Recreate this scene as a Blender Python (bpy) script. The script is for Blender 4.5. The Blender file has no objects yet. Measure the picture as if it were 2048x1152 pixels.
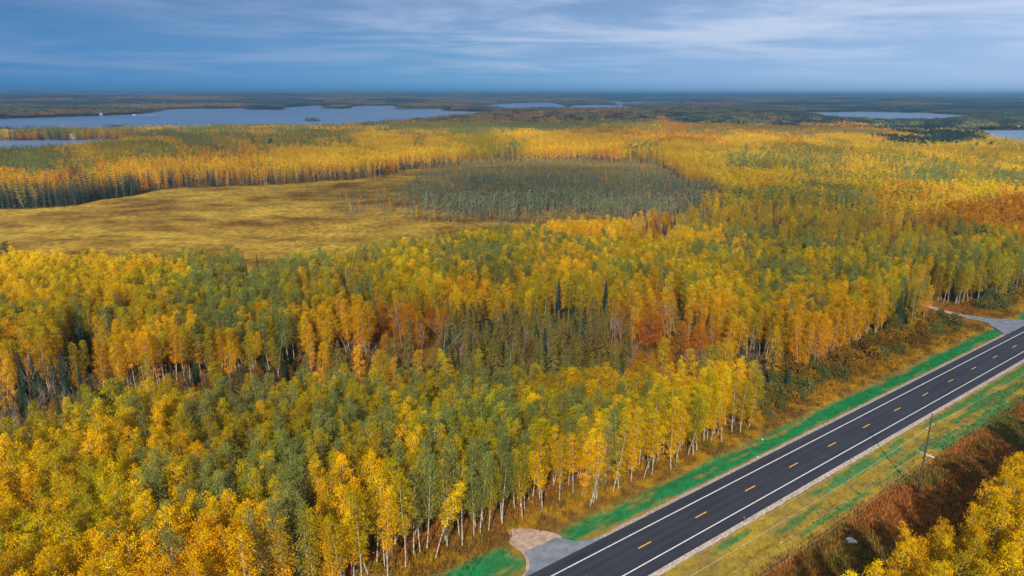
import bpy, math, random
import numpy as np
from mathutils import Matrix, Vector
R_ = random.Random(7)
rng = np.random.default_rng(11)
sc = bpy.context.scene
# ------------------------------------------------------------------ camera, world, sun, exposure
CAMH = 76.5; F = 1365.0; PITCH = math.atan(389 / F); ROLL = 0.003
cam_d = bpy.data.cameras.new('camera'); cam = bpy.data.objects.new('camera', cam_d)
sc.collection.objects.link(cam); sc.camera = cam
cam_d.sensor_width = 36; cam_d.lens = 36 * F / 2048; cam_d.clip_end = 90000; cam_d.clip_start = 0.5
cam.matrix_world = Matrix.Translation((0, 0, CAMH)) @ Matrix.Rotation(math.pi / 2 - PITCH, 4, 'X') @ Matrix.Rotation(ROLL, 4, 'Z')
SUN_EL = math.radians(33.0)
SH = np.array([0.14, 0.99]); SH = SH / np.linalg.norm(SH)          # direction in which shadows fall
SUNV = np.array([-SH[0] * math.cos(SUN_EL), -SH[1] * math.cos(SUN_EL), math.sin(SUN_EL)])
sl = bpy.data.lights.new('sun', 'SUN'); sl.energy = 5.0; sl.angle = math.radians(0.55); sl.color = (1.0, 0.90, 0.74)
so = bpy.data.objects.new('sun', sl); sc.collection.objects.link(so)
so.rotation_euler = Vector(SUNV).to_track_quat('Z', 'Y').to_euler()
sc.view_settings.view_transform = 'Standard'; sc.view_settings.look = 'None'
sc.view_settings.exposure = 0.66; sc.view_settings.gamma = 1; sc.view_settings.use_curve_mapping = False
sc.cycles.max_bounces = 5; sc.cycles.diffuse_bounces = 2; sc.cycles.glossy_bounces = 2
sc.cycles.transmission_bounces = 2; sc.cycles.volume_bounces = 0; sc.cycles.transparent_max_bounces = 10
sc.cycles.use_denoising = True
sc.cycles.volume_step_rate = 4

def N(nt, t, **kw):
    n = nt.nodes.new(t)
    for k, v in kw.items():
        if k.startswith('i_'):
            n.inputs[int(k[2:]) if k[2:].isdigit() else k[2:].replace('_', ' ')].default_value = v
        else: setattr(n, k, v)
    return n
def L(nt, a, b): nt.links.new(a, b)
def ramp(nt, fac, stops, interp='LINEAR'):
    n = N(nt, 'ShaderNodeValToRGB'); n.color_ramp.interpolation = interp
    e = n.color_ramp.elements
    while len(e) < len(stops): e.new(0.5)
    for i, (p, c) in enumerate(stops):
        e[i].position = p; e[i].color = (*c, 1) if len(c) == 3 else c
    L(nt, fac, n.inputs[0]); return n
def mixc(nt, fac, a, b, mode='MIX'):
    n = N(nt, 'ShaderNodeMix', data_type='RGBA', blend_type=mode)
    for v, k in ((fac, 0), (a, 6), (b, 7)):
        if hasattr(v, 'is_output'): L(nt, v, n.inputs[k])
        elif k == 0: n.inputs[0].default_value = v
        else: n.inputs[k].default_value = (*v, 1)
    return n.outputs[2]
def math_(nt, op, a, b=None, c=None, clamp=False):
    n = N(nt, 'ShaderNodeMath', operation=op, use_clamp=clamp)
    for i, v in enumerate((a, b, c)):
        if v is None: continue
        if hasattr(v, 'is_output'): L(nt, v, n.inputs[i])
        else: n.inputs[i].default_value = v
    return n.outputs[0]

w = bpy.data.worlds.new('World'); sc.world = w; w.use_nodes = True; nt = w.node_tree; nt.nodes.clear()
sky = N(nt, 'ShaderNodeTexSky', sky_type='NISHITA', sun_disc=False, sun_elevation=SUN_EL,
        sun_rotation=math.atan2(SUNV[0], SUNV[1]), altitude=400, air_density=1.0, dust_density=1.0, ozone_density=3.0)
tc = N(nt, 'ShaderNodeTexCoord'); sep = N(nt, 'ShaderNodeSeparateXYZ'); L(nt, tc.outputs['Generated'], sep.inputs[0])
zc = math_(nt, 'MAXIMUM', sep.outputs[2], 0.0)
zz = math_(nt, 'ADD', zc, 0.045)
px_ = math_(nt, 'DIVIDE', sep.outputs[0], zz); py_ = math_(nt, 'DIVIDE', sep.outputs[1], zz)
cmb = N(nt, 'ShaderNodeCombineXYZ'); L(nt, px_, cmb.inputs[0]); L(nt, py_, cmb.inputs[1])
mp = N(nt, 'ShaderNodeMapping'); mp.inputs['Scale'].default_value = (0.34, 0.42, 1); mp.inputs['Location'].default_value = (3.1, 1.7, 0)
mp.inputs['Rotation'].default_value = (0, 0, 0.10)
L(nt, cmb.outputs[0], mp.inputs[0])
n1 = N(nt, 'ShaderNodeTexNoise', noise_dimensions='2D'); n1.inputs['Scale'].default_value = 1.25; n1.inputs['Detail'].default_value = 7; n1.inputs['Roughness'].default_value = 0.55; n1.inputs['Distortion'].default_value = 0.25
L(nt, mp.outputs[0], n1.inputs[0])
n2 = N(nt, 'ShaderNodeTexNoise', noise_dimensions='2D'); n2.inputs['Scale'].default_value = 0.42; n2.inputs['Detail'].default_value = 5
L(nt, mp.outputs[0], n2.inputs[0])
# cloud veil: dark blue base, brighter to the east side of the view (thin cloud there)
sky_s = mixc(nt, 1.0, sky.outputs[0], (0.085, 0.085, 0.085), 'MULTIPLY')
az = math_(nt, 'MULTIPLY_ADD', sep.outputs[0], 0.75, 0.5, clamp=True)
basec = ramp(nt, az, [(0.0, (0.014, 0.150, 0.375)), (0.45, (0.085, 0.26, 0.49)), (1.0, (0.28, 0.42, 0.64))]).outputs[0]
topc = ramp(nt, az, [(0.0, (0.030, 0.110, 0.275)), (0.5, (0.115, 0.205, 0.38)), (1.0, (0.22, 0.32, 0.51))]).outputs[0]
el = math_(nt, 'MULTIPLY', zc, 8.5, clamp=True)
veil = mixc(nt, el, basec, topc)
cloudc = ramp(nt, az, [(0.0, (0.15, 0.22, 0.38)), (0.45, (0.32, 0.39, 0.54)), (1.0, (0.42, 0.49, 0.63))]).outputs[0]
cm = ramp(nt, n1.outputs[0], [(0.35, (0, 0, 0)), (0.68, (1, 1, 1))], 'EASE').outputs[0]
cm2 = ramp(nt, n2.outputs[0], [(0.36, (0.35, 0.35, 0.35)), (0.60, (1, 1, 1))]).outputs[0]
lowf = ramp(nt, zc, [(0.008, (0, 0, 0)), (0.05, (1, 1, 1))], 'EASE').outputs[0]
f1 = math_(nt, 'MULTIPLY', math_(nt, 'MULTIPLY', cm, cm2), lowf)
veil2 = mixc(nt, math_(nt, 'MULTIPLY', f1, 0.95), veil, cloudc)
full = mixc(nt, 0.94, sky_s, veil2)
bg = N(nt, 'ShaderNodeBackground'); bg.inputs['Strength'].default_value = 0.93
L(nt, full, bg.inputs[0]); wo = N(nt, 'ShaderNodeOutputWorld'); L(nt, bg.outputs[0], wo.inputs[0])

# ------------------------------------------------------------------ projection used to survey positions off the photograph
def gp(x, y, z=0.0):
    x = np.asarray(x, float); y = np.asarray(y, float)
    u = (x - 1024) / F; v = (576 - y) / F; c, s = math.cos(ROLL), math.sin(ROLL)
    u, v = c * u - s * v, s * u + c * v
    t = (CAMH - z) / (math.sin(PITCH) - v * math.cos(PITCH))
    return np.stack([u * t, t * (math.cos(PITCH) + v * math.sin(PITCH))], -1)
def proj(X, Y, Z):
    dz = Z - CAMH
    fw = Y * math.cos(PITCH) - dz * math.sin(PITCH); up = Y * math.sin(PITCH) + dz * math.cos(PITCH)
    fw = np.maximum(fw, 1.0)
    u = X / fw; v = up / fw; c, s = math.cos(ROLL), math.sin(ROLL); u, v = c * u + s * v, -s * u + c * v
    return 1024 + u * F, 576 - v * F
RO = np.array([91.6, 152.99]); RE = np.array([0.80616, 0.59170]); RN = np.array([0.59170, -0.80616])
def rd(s, w_): return RO + s * RE + w_ * RN
def sw(X, Y):
    return (X - RO[0]) * RE[0] + (Y - RO[1]) * RE[1], (X - RO[0]) * RN[0] + (Y - RO[1]) * RN[1]
def inpoly(X, Y, P):
    P = np.asarray(P, float); c = np.zeros(np.shape(X), bool); j = len(P) - 1
    for i in range(len(P)):
        xi, yi = P[i]; xj, yj = P[j]
        if yi != yj: c ^= ((yi > Y) != (yj > Y)) & (X < (xj - xi) * (Y - yi) / (yj - yi) + xi)
        j = i
    return c
_perm = rng.random((256, 256))
def vnoise(x, y):
    x = np.asarray(x, float); y = np.asarray(y, float)
    xi = np.floor(x).astype(int); yi = np.floor(y).astype(int); fx = x - xi; fy = y - yi
    fx = fx * fx * (3 - 2 * fx); fy = fy * fy * (3 - 2 * fy)
    g_ = lambda a, b: _perm[a % 256, b % 256]
    return (g_(xi, yi) * (1 - fx) + g_(xi + 1, yi) * fx) * (1 - fy) + (g_(xi, yi + 1) * (1 - fx) + g_(xi + 1, yi + 1) * fx) * fy
def fbm(x, y, o=4):
    a = 0.5; s = 0; t = 0
    for k in range(o): s = s + a * vnoise(x * 2 ** k + 17.3 * k, y * 2 ** k + 5.1 * k); t += a; a *= 0.5
    return s / t
def sst(a, b, x): t = np.clip((x - a) / (b - a), 0, 1); return t * t * (3 - 2 * t)

# ------------------------------------------------------------------ mesh helpers
def mesh_from(name, V, Fc, mats, midx=None, var=None, smooth=False):
    me = bpy.data.meshes.new(name)
    V = np.asarray(V, np.float32); Fc = np.asarray(Fc, np.int32)
    k = Fc.shape[1]; n = len(Fc)
    me.vertices.add(len(V)); me.vertices.foreach_set('co', V.ravel())
    me.loops.add(n * k); me.loops.foreach_set('vertex_index', Fc.ravel())
    me.polygons.add(n); me.polygons.foreach_set('loop_start', np.arange(0, n * k, k, dtype=np.int32))
    if midx is not None: me.polygons.foreach_set('material_index', np.asarray(midx, np.int32))
    if smooth: me.polygons.foreach_set('use_smooth', np.ones(n, bool))
    for m in mats: me.materials.append(m)
    if var is not None:
        at = me.attributes.new('var', 'FLOAT_COLOR', 'POINT')
        c = np.ones((len(V), 4), np.float32); c[:, :3] = var; at.data.foreach_set('color', c.ravel())
    me.update(calc_edges=True); return me
def link(o): sc.collection.objects.link(o); return o
def mobj(name, me, parent=None):
    o = bpy.data.objects.new(name, me); link(o)
    if parent: o.parent = parent
    return o
def tag(o, label=None, cat=None, group=None, kind=None):
    if label: o['label'] = label
    if cat: o['category'] = cat
    if group: o['group'] = group
    if kind: o['kind'] = kind
    return o
class Geo:
    def __init__(s): s.V = []; s.F = []; s.C = []; s.M = []; s.n = 0
    def add(s, V, F_, C, m=0):
        V = np.asarray(V, float); F_ = np.asarray(F_, int)
        if F_.shape[1] == 3: F_ = np.concatenate([F_, F_[:, 2:3]], 1) if False else F_
        s.V.append(V); s.F.append(F_ + s.n); s.n += len(V)
        C = np.asarray(C, float)
        s.C.append(np.broadcast_to(C, (len(V), 3)) if C.ndim == 1 else C); s.M.append(np.full(len(F_), m))
    def mesh(s, name, mats, smooth=False):
        return mesh_from(name, np.concatenate(s.V), np.concatenate(s.F), mats, np.concatenate(s.M), np.concatenate(s.C), smooth)
def quads(cen, size, asp=1.0, up=None, flat=0.0):
    """randomly turned leaf faces round the given centres"""
    n = len(cen); size = np.broadcast_to(size, (n,))
    a = rng.normal(size=(n, 3)); a /= np.linalg.norm(a, axis=1)[:, None]
    nrm = rng.normal(size=(n, 3)); nrm[:, 2] = np.abs(nrm[:, 2]) + flat
    b = np.cross(nrm, a); b /= np.linalg.norm(b, axis=1)[:, None] + 1e-9
    a = np.cross(b, nrm); a /= np.linalg.norm(a, axis=1)[:, None] + 1e-9
    a = a * (size * 0.5)[:, None]; b = b * (size * 0.5 * asp)[:, None]
    j = lambda: rng.uniform(0.6, 1.15, (n, 1))
    V = np.stack([cen - a * j(), cen - b * j(), cen + a * j(), cen + b * j()], 1).reshape(-1, 3)
    return V, np.arange(4 * n).reshape(n, 4)
def tube(pts, rad, seg=5):
    pts = np.asarray(pts, float); rad = np.asarray(rad, float); n = len(pts)
    d = np.gradient(pts, axis=0); d /= np.linalg.norm(d, axis=1)[:, None] + 1e-9
    ref = np.where(np.abs(d[:, 2:3]) > 0.9, np.array([[1.0, 0, 0]]), np.array([[0, 0, 1.0]]))
    a = np.cross(d, ref); a /= np.linalg.norm(a, axis=1)[:, None]; b = np.cross(d, a)
    th = np.arange(seg) * 2 * math.pi / seg
    V = pts[:, None] + rad[:, None, None] * (np.cos(th)[None, :, None] * a[:, None] + np.sin(th)[None, :, None] * b[:, None])
    V = V.reshape(-1, 3); Fq = []
    for i in range(n - 1):
        for k in range(seg):
            k2 = (k + 1) % seg; Fq.append((i * seg + k, i * seg + k2, (i + 1) * seg + k2, (i + 1) * seg + k))
    return V, np.array(Fq)
def box_vf(cx, cy, cz, sx, sy, sz):
    V = np.array([(cx + a * sx / 2, cy + b * sy / 2, cz + c * sz / 2) for c in (-1, 1) for b in (-1, 1) for a in (-1, 1)])
    return V, np.array([(0, 2, 3, 1), (4, 5, 7, 6), (0, 1, 5, 4), (2, 6, 7, 3), (0, 4, 6, 2), (1, 3, 7, 5)])

# ------------------------------------------------------------------ materials
def newmat(name):
    m = bpy.data.materials.new(name); m.use_nodes = True; m.node_tree.nodes.clear(); return m, m.node_tree
def out(nt, sh): o = N(nt, 'ShaderNodeOutputMaterial'); L(nt, sh, o.inputs[0]); return o
def leaf_material(name, transl):
    m, nt = newmat(name)
    ti = N(nt, 'ShaderNodeAttribute', attribute_type='INSTANCER', attribute_name='tint')
    va = N(nt, 'ShaderNodeAttribute', attribute_type='GEOMETRY', attribute_name='var')
    col = mixc(nt, 1.0, ti.outputs[0], va.outputs[0], 'MULTIPLY')
    d = N(nt, 'ShaderNodeBsdfDiffuse'); L(nt, col, d.inputs[0])
    if transl > 0:
        t = N(nt, 'ShaderNodeBsdfTranslucent'); L(nt, col, t.inputs[0])
        mx = N(nt, 'ShaderNodeMixShader'); mx.inputs[0].default_value = transl
        L(nt, d.outputs[0], mx.inputs[1]); L(nt, t.outputs[0], mx.inputs[2]); out(nt, mx.outputs[0])
    else: out(nt, d.outputs[0])
    return m
M_leaf = leaf_material('leaf', 0.32); M_needle = leaf_material('needle', 0.0)
def simple(name, stops, scale, rough=0.9, stretch=(1, 1, 1), bump=0.0, coord='Object', detail=5, metallic=0):
    m, nt = newmat(name); t = N(nt, 'ShaderNodeTexCoord'); mp = N(nt, 'ShaderNodeMapping'); mp.inputs['Scale'].default_value = stretch
    L(nt, t.outputs[coord], mp.inputs[0]); n = N(nt, 'ShaderNodeTexNoise'); n.inputs['Scale'].default_value = scale; n.inputs['Detail'].default_value = detail
    L(nt, mp.outputs[0], n.inputs[0]); r = ramp(nt, n.outputs[0], stops)
    b = N(nt, 'ShaderNodeBsdfPrincipled'); b.inputs['Roughness'].default_value = rough; b.inputs['Metallic'].default_value = metallic
    L(nt, r.outputs[0], b.inputs['Base Color'])
    if bump:
        bp = N(nt, 'ShaderNodeBump'); bp.inputs['Strength'].default_value = bump; bp.inputs['Distance'].default_value = 0.1
        L(nt, n.outputs[0], bp.inputs['Height']); L(nt, bp.outputs[0], b.inputs['Normal'])
    out(nt, b.outputs[0]); return m
M_bark = simple('pale_bark', [(0.38, (0.14, 0.11, 0.08)), (0.50, (0.40, 0.36, 0.29)), (0.66, (0.60, 0.56, 0.48))], 2.2, stretch=(1, 1, 2.2))
M_dark = simple('dark_bark', [(0.35, (0.05, 0.04, 0.035)), (0.65, (0.17, 0.14, 0.12))], 3.0, stretch=(1, 1, 0.6))
M_grey = simple('grey_bark', [(0.35, (0.19, 0.135, 0.10)), (0.65, (0.44, 0.36, 0.29))], 2.5)

# ------------------------------------------------------------------ tree shapes (each a (trunk geometry, crown geometry) pair)
def aspen(lod, h=17.0, wr=2.1, base=0.38, lean=0.0, round_=0.0, dens=1.0):
    """unit height tree is scaled per copy; h only sets the proportions"""
    T, C = Geo(), Geo()
    seg = {0: 5, 1: 3}[lod]; npt = 7 if lod == 0 else 3
    z = np.linspace(0, 1, npt); ph = rng.uniform(0, 6.28); bend = rng.uniform(0.15, 0.6)
    cx = lambda t: np.stack([lean * t * h * 0.1 + bend * np.sin(t * 3.0 + ph) - bend * math.sin(ph), bend * np.cos(t * 2.3 + ph) - bend * math.cos(ph), t * h], -1)
    zt = np.linspace(-0.02, 0.93, npt); V, Fq = tube(cx(zt), 0.115 * (1 - 0.80 * np.clip(zt, 0, 1)) + 0.012, seg); T.add(V, Fq, (1, 1, 1), 0)
    prof = lambda t: (np.sin(np.clip((t - base) / (1.02 - base), 0, 1) ** (0.80 - 0.2 * round_) * math.pi) ** 0.62)
    nb = int((40 if lod == 0 else 12) * dens)
    bt = base + (1 - base) * (np.arange(nb) + rng.random(nb)) / nb * 0.99
    ba = np.arange(nb) * 2.4 + rng.uniform(-0.5, 0.5, nb)
    br = wr * prof(bt) * rng.uniform(0.35, 0.98, nb)
    if lod == 1: br = br * 0.8
    cen = cx(bt) + np.stack([np.cos(ba) * br, np.sin(ba) * br, np.zeros(nb)], -1)
    if lod == 0:
        for i in range(0, nb):                                       # limbs that carry the leaf sprays
            t0 = bt[i] - rng.uniform(0.06, 0.12); p0 = cx(np.array([t0]))[0]
            mid = p0 * 0.45 + cen[i] * 0.55 + np.array([0, 0, -0.1])
            V, Fq = tube([p0, mid, cen[i]], [0.036 * (1.2 - t0) + 0.010, 0.018, 0.006], 3); T.add(V, Fq, (1, 1, 1), 2)
        for _ in range(5):                                           # bare stubs below the crown
            t0 = rng.uniform(0.12, max(base, 0.15) + 0.05); p0 = cx(np.array([t0]))[0]; a = rng.uniform(0, 6.28)
            V, Fq = tube([p0, p0 + np.array([math.cos(a), math.sin(a), 0.5]) * rng.uniform(0.4, 1.2)], [0.03, 0.006], 3); T.add(V, Fq, (1, 1, 1), 0)
    nl, ls, sp = (92, 0.20, 0.58) if lod == 0 else (34, 0.46, 0.62)
    sprd = sp * (0.65 + 0.5 * prof(bt)) * (1 + 0.3 * round_)
    off = rng.normal(size=(nb, nl, 3)) * sprd[:, None, None] * np.array([1, 1, 0.85]) * 0.62
    P = (cen[:, None] + off)
    vb = rng.uniform(0.80, 1.18, (nb, 1, 1)) * rng.uniform(0.82, 1.15, (nb, nl, 1)) * np.ones(3)
    hue = rng.uniform(-1, 1, (nb, nl)) * 0.10 + rng.uniform(-1, 1, (nb, 1)) * 0.10
    tt = np.broadcast_to(bt[:, None], (nb, nl)); grn = (tt - 0.72) * 0.22          # crown bottoms turn gold first
    vb = vb * np.stack([1 - hue * 0.6 - grn, 1 + hue * 0.25 + grn * 0.2, 1 + 0 * hue], -1)
    V, Fq = quads(P.reshape(-1, 3), rng.uniform(0.7, 1.25, nb * nl) * ls, flat=0.35)
    C.add(V, Fq, np.repeat(vb.reshape(-1, 3), 4, 0), 1)
    return T, C
def conifer(lod, h=14.0, wr=2.1, base=0.08, droop=0.35, sparse=1.0, dead=0.0):
    T, C = Geo(), Geo(); V, Fq = tube([(0, 0, -0.3), (0, 0, h * 0.5), (0, 0, h * 0.99)], [0.16, 0.10, 0.015], 5 if lod == 0 else 3); T.add(V, Fq, (1, 1, 1), 0)
    nl = int((26 if lod == 0 else 9) * sparse); Vs = []; Cs = []
    for i in range(nl):
        t = base + (1 - base) * (i + 0.5) / nl; r = wr * (1 - t) ** 0.8 * rng.uniform(0.75, 1.1) + 0.12
        nb = max(5, int((15 if lod == 0 else 6) * (0.45 + 0.6 * (1 - t))))
        for k in range(nb):
            a = k * 2 * math.pi / nb + rng.uniform(-0.35, 0.35) + i; rr = r * rng.uniform(0.7, 1.12); wd = (0.24 if lod == 0 else 0.5) * (0.5 + rr * 0.35)
            d = np.array([math.cos(a), math.sin(a), 0]); s = np.array([-d[1], d[0], 0]) * wd; z0 = t * h + rng.uniform(-.15, .15)
            p0 = d * 0.05 + np.array([0, 0, z0 + 0.12]); p1 = d * rr * 0.6 + np.array([0, 0, z0 - droop * rr * 0.5]); p2 = d * rr + np.array([0, 0, z0 - droop * rr * rng.uniform(0.5, 1.0)])
            Vs += [p0, p1 - s + [0, 0, -0.12], p2, p1 + s + [0, 0, -0.12]]; c = rng.uniform(0.65, 1.3); Cs += [(c, c, c)] * 4
    Vs = np.array(Vs); C.add(Vs, np.arange(len(Vs)).reshape(-1, 4), np.array(Cs), 1)
    if lod == 0:
        m_ = 700; t = base + (1 - base) * rng.random(m_) ** 1.3; a = rng.uniform(0, 6.28, m_); r = (wr * (1 - t) ** 0.8 + 0.1) * rng.uniform(0.5, 1.05, m_)
        P = np.stack([np.cos(a) * r, np.sin(a) * r, t * h - droop * r * 0.8], -1); V, Fq = quads(P, 0.34, asp=0.5); c = rng.uniform(0.6, 1.45, m_)
        C.add(V, Fq, np.repeat(np.stack([c, c, c], -1), 4, 0), 1)
    return T, C
def pine(lod, h=18.0):
    T, C = Geo(), Geo(); V, Fq = tube([(0, 0, -0.3), (0.2, 0, h * 0.5), (0, 0.1, h * 0.97)], [0.24, 0.16, 0.03], 4); T.add(V, Fq, (1, 1, 1), 0)
    nb = 22; nl = 40 if lod == 0 else 10
    for i in range(nb):
        t = 0.4 + 0.58 * (i + rng.random()) / nb; a = rng.uniform(0, 6.28); r = 3.2 * math.sin(min(1, (1.05 - t) / 0.6) * 1.5) * rng.uniform(0.3, 1)
        c0 = np.array([math.cos(a) * r, math.sin(a) * r, t * h]); P = c0 + rng.normal(size=(nl, 3)) * [0.8, 0.8, 0.3]
        V, Fq = quads(P, 0.5 if lod == 0 else 1.0, flat=0.8); c = rng.uniform(0.6, 1.3, nl); C.add(V, Fq, np.repeat(np.stack([c] * 3, -1), 4, 0), 1)
    return T, C
def bare(lod, h=10.0, spread=1.0):
    T = Geo()
    def grow(p, d, ln, r, dep):
        q = p + d * ln * 0.5 + rng.normal(size=3) * 0.04 * ln; e = q + (d + rng.normal(size=3) * 0.12) * ln * 0.5
        V, Fq = tube([p, q, e], [r, r * 0.8, r * 0.6], 4 if dep == 0 else 3); T.add(V, Fq, (1, 1, 1), 0)
        if dep >= (3 if lod == 0 else 2): return
        for k in range(6 if dep == 0 else 4):
            t = rng.uniform(0.35, 1.0); b = p + (e - p) * t; a = rng.uniform(0, 6.28)
            nd = d * 0.9 + spread * 0.62 * np.array([math.cos(a), math.sin(a), rng.uniform(0, 0.6)]); nd /= np.linalg.norm(nd)
            grow(b, nd, ln * rng.uniform(0.36, 0.55), r * 0.48, dep + 1)
    grow(np.array([0, 0, -0.2]), np.array([rng.uniform(-.06, .06), rng.uniform(-.06, .06), 1.0]), h * 0.80, 0.085, 0)
    return T, None
def shrub(lod, h=2.6, wr=2.0):
    T, C = Geo(), Geo()
    for k in range(7):
        a = rng.uniform(0, 6.28); r = wr * rng.uniform(0.3, 0.75); V, Fq = tube([(0, 0, -0.1), (math.cos(a) * r * .5, math.sin(a) * r * .5, h * 0.5), (math.cos(a) * r, math.sin(a) * r, h * rng.uniform(0.7, 0.98))], [0.04, 0.03, 0.01], 3); T.add(V, Fq, (1, 1, 1), 0)
    n = 520 if lod == 0 else 60; th = rng.uniform(0, 6.28, n); u = rng.random(n) ** 0.5; lump = 0.75 + 0.3 * np.sin(th * 3 + rng.uniform(0, 6)) * np.sin(th * 2)
    ze = rng.random(n) ** 0.7; rr = wr * lump * u * np.sqrt(np.clip(1 - ze ** 2 * 0.9, 0, 1)) + 0.1
    P = np.stack([np.cos(th) * rr, np.sin(th) * rr, 0.15 + ze * h * (0.8 + 0.2 * lump) * (1 - 0.25 * u * u)], -1)
    V, Fq = quads(P, 0.26 if lod == 0 else 0.75); c = rng.uniform(0.6, 1.35, n); C.add(V, Fq, np.repeat(np.stack([c, c, c * 0.9], -1), 4, 0), 1)
    return T, C
def bogspruce(lod, h=9.0):
    T, C = Geo(), Geo(); V, Fq = tube([(0, 0, -0.2), (0.05, 0, h * 0.5), (0, 0, h)], [0.09, 0.06, 0.012], 3); T.add(V, Fq, (1, 1, 1), 0)
    n = 46; t = 0.30 + 0.69 * rng.random(n) ** 0.75; a = rng.uniform(0, 6.28, n); r = (0.85 * (1.03 - t) + 0.12 + 0.25 * np.exp(-((t - 0.93) / 0.05) ** 2)) * rng.uniform(0.3, 1, n)
    P = np.stack([np.cos(a) * r, np.sin(a) * r, t * h], -1); V, Fq = quads(P, 0.74, asp=0.5); c = rng.uniform(0.55, 1.5, n); C.add(V, Fq, np.repeat(np.stack([c] * 3, -1), 4, 0), 1)
    return T, C
M_limb = simple('limb_bark', [(0.35, (0.12, 0.095, 0.06)), (0.65, (0.30, 0.26, 0.18))], 3.0)
SHAPES = {}
def variants(key, fn, n0, n1, bark, leaf):
    bk = [bark, leaf, M_limb]
    def build(f):
        T, C = f; G = Geo(); G.V = T.V + (C.V if C else []); G.M = T.M + (C.M if C else []); G.C = T.C + (C.C if C else [])
        G.F = list(T.F) + ([x + T.n for x in C.F] if C else []); G.n = T.n + (C.n if C else 0)
        return dict(trunk=T.mesh(key + '_trunk', bk), crown=C.mesh(key + '_crown', bk) if C else None, joined=G.mesh(key, bk))
    SHAPES[key] = dict(l0=[build(fn(0, i)) for i in range(n0)], l1=[build(fn(1, i)) for i in range(n1)], h=None)
variants('aspen', lambda l, i: aspen(l, 17, [1.75, 2.0, 1.5, 2.2, 1.65, 1.9, 1.4, 2.1, 1.3, 2.3, 1.8, 1.6][i % 12], [0.24, 0.36, 0.16, 0.40, 0.30, 0.20, 0.33, 0.28, 0.45, 0.5, 0.38, 0.12][i % 12], [0, 1, -0.6, 0.3, 0, -1.8, 0.6, 0, 2.2, 0, -1.0, 0.4][i % 12], 0, [1, 1, 1, 1, .8, 1, .9, 1, .6, .7, 1, 1][i % 12]), 12, 8, M_bark, M_leaf)
variants('maple', lambda l, i: aspen(l, 12, [3.2, 3.6, 3.0][i % 3], 0.2, 0, 1.0, 1.25), 3, 3, M_dark, M_leaf)
variants('spruce', lambda l, i: conifer(l, 14, [1.9, 2.2, 1.6][i % 3], 0.05, 0.4), 3, 3, M_dark, M_needle)
variants('cedar', lambda l, i: conifer(l, 14, [3.0, 3.4, 2.6][i % 3], 0.14, 0.30, 0.85), 3, 3, M_dark, M_needle)
variants('pine', lambda l, i: pine(l), 2, 2, M_dark, M_needle)
variants('bare', lambda l, i: bare(l, 10, [1.0, 0.7, 1.3, 0.8, 0.5][i % 5]), 5, 4, M_grey, M_leaf)
variants('shrub', lambda l, i: shrub(l, 2.6, [2.0, 1.5, 2.4, 1.7][i % 4]), 4, 4, M_dark, M_leaf)
M_bogbark = simple('lichened_bark', [(0.35, (0.10, 0.10, 0.095)), (0.65, (0.26, 0.26, 0.25))], 2.5)
variants('bog', lambda l, i: bogspruce(l, 9.0 + [0, 1, -1, .5, 0][i]), 0, 5, M_bogbark, M_needle)
HT = dict(aspen=17, maple=12, spruce=14, cedar=14, pine=18, bare=10, shrub=2.6, bog=9)

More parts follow.
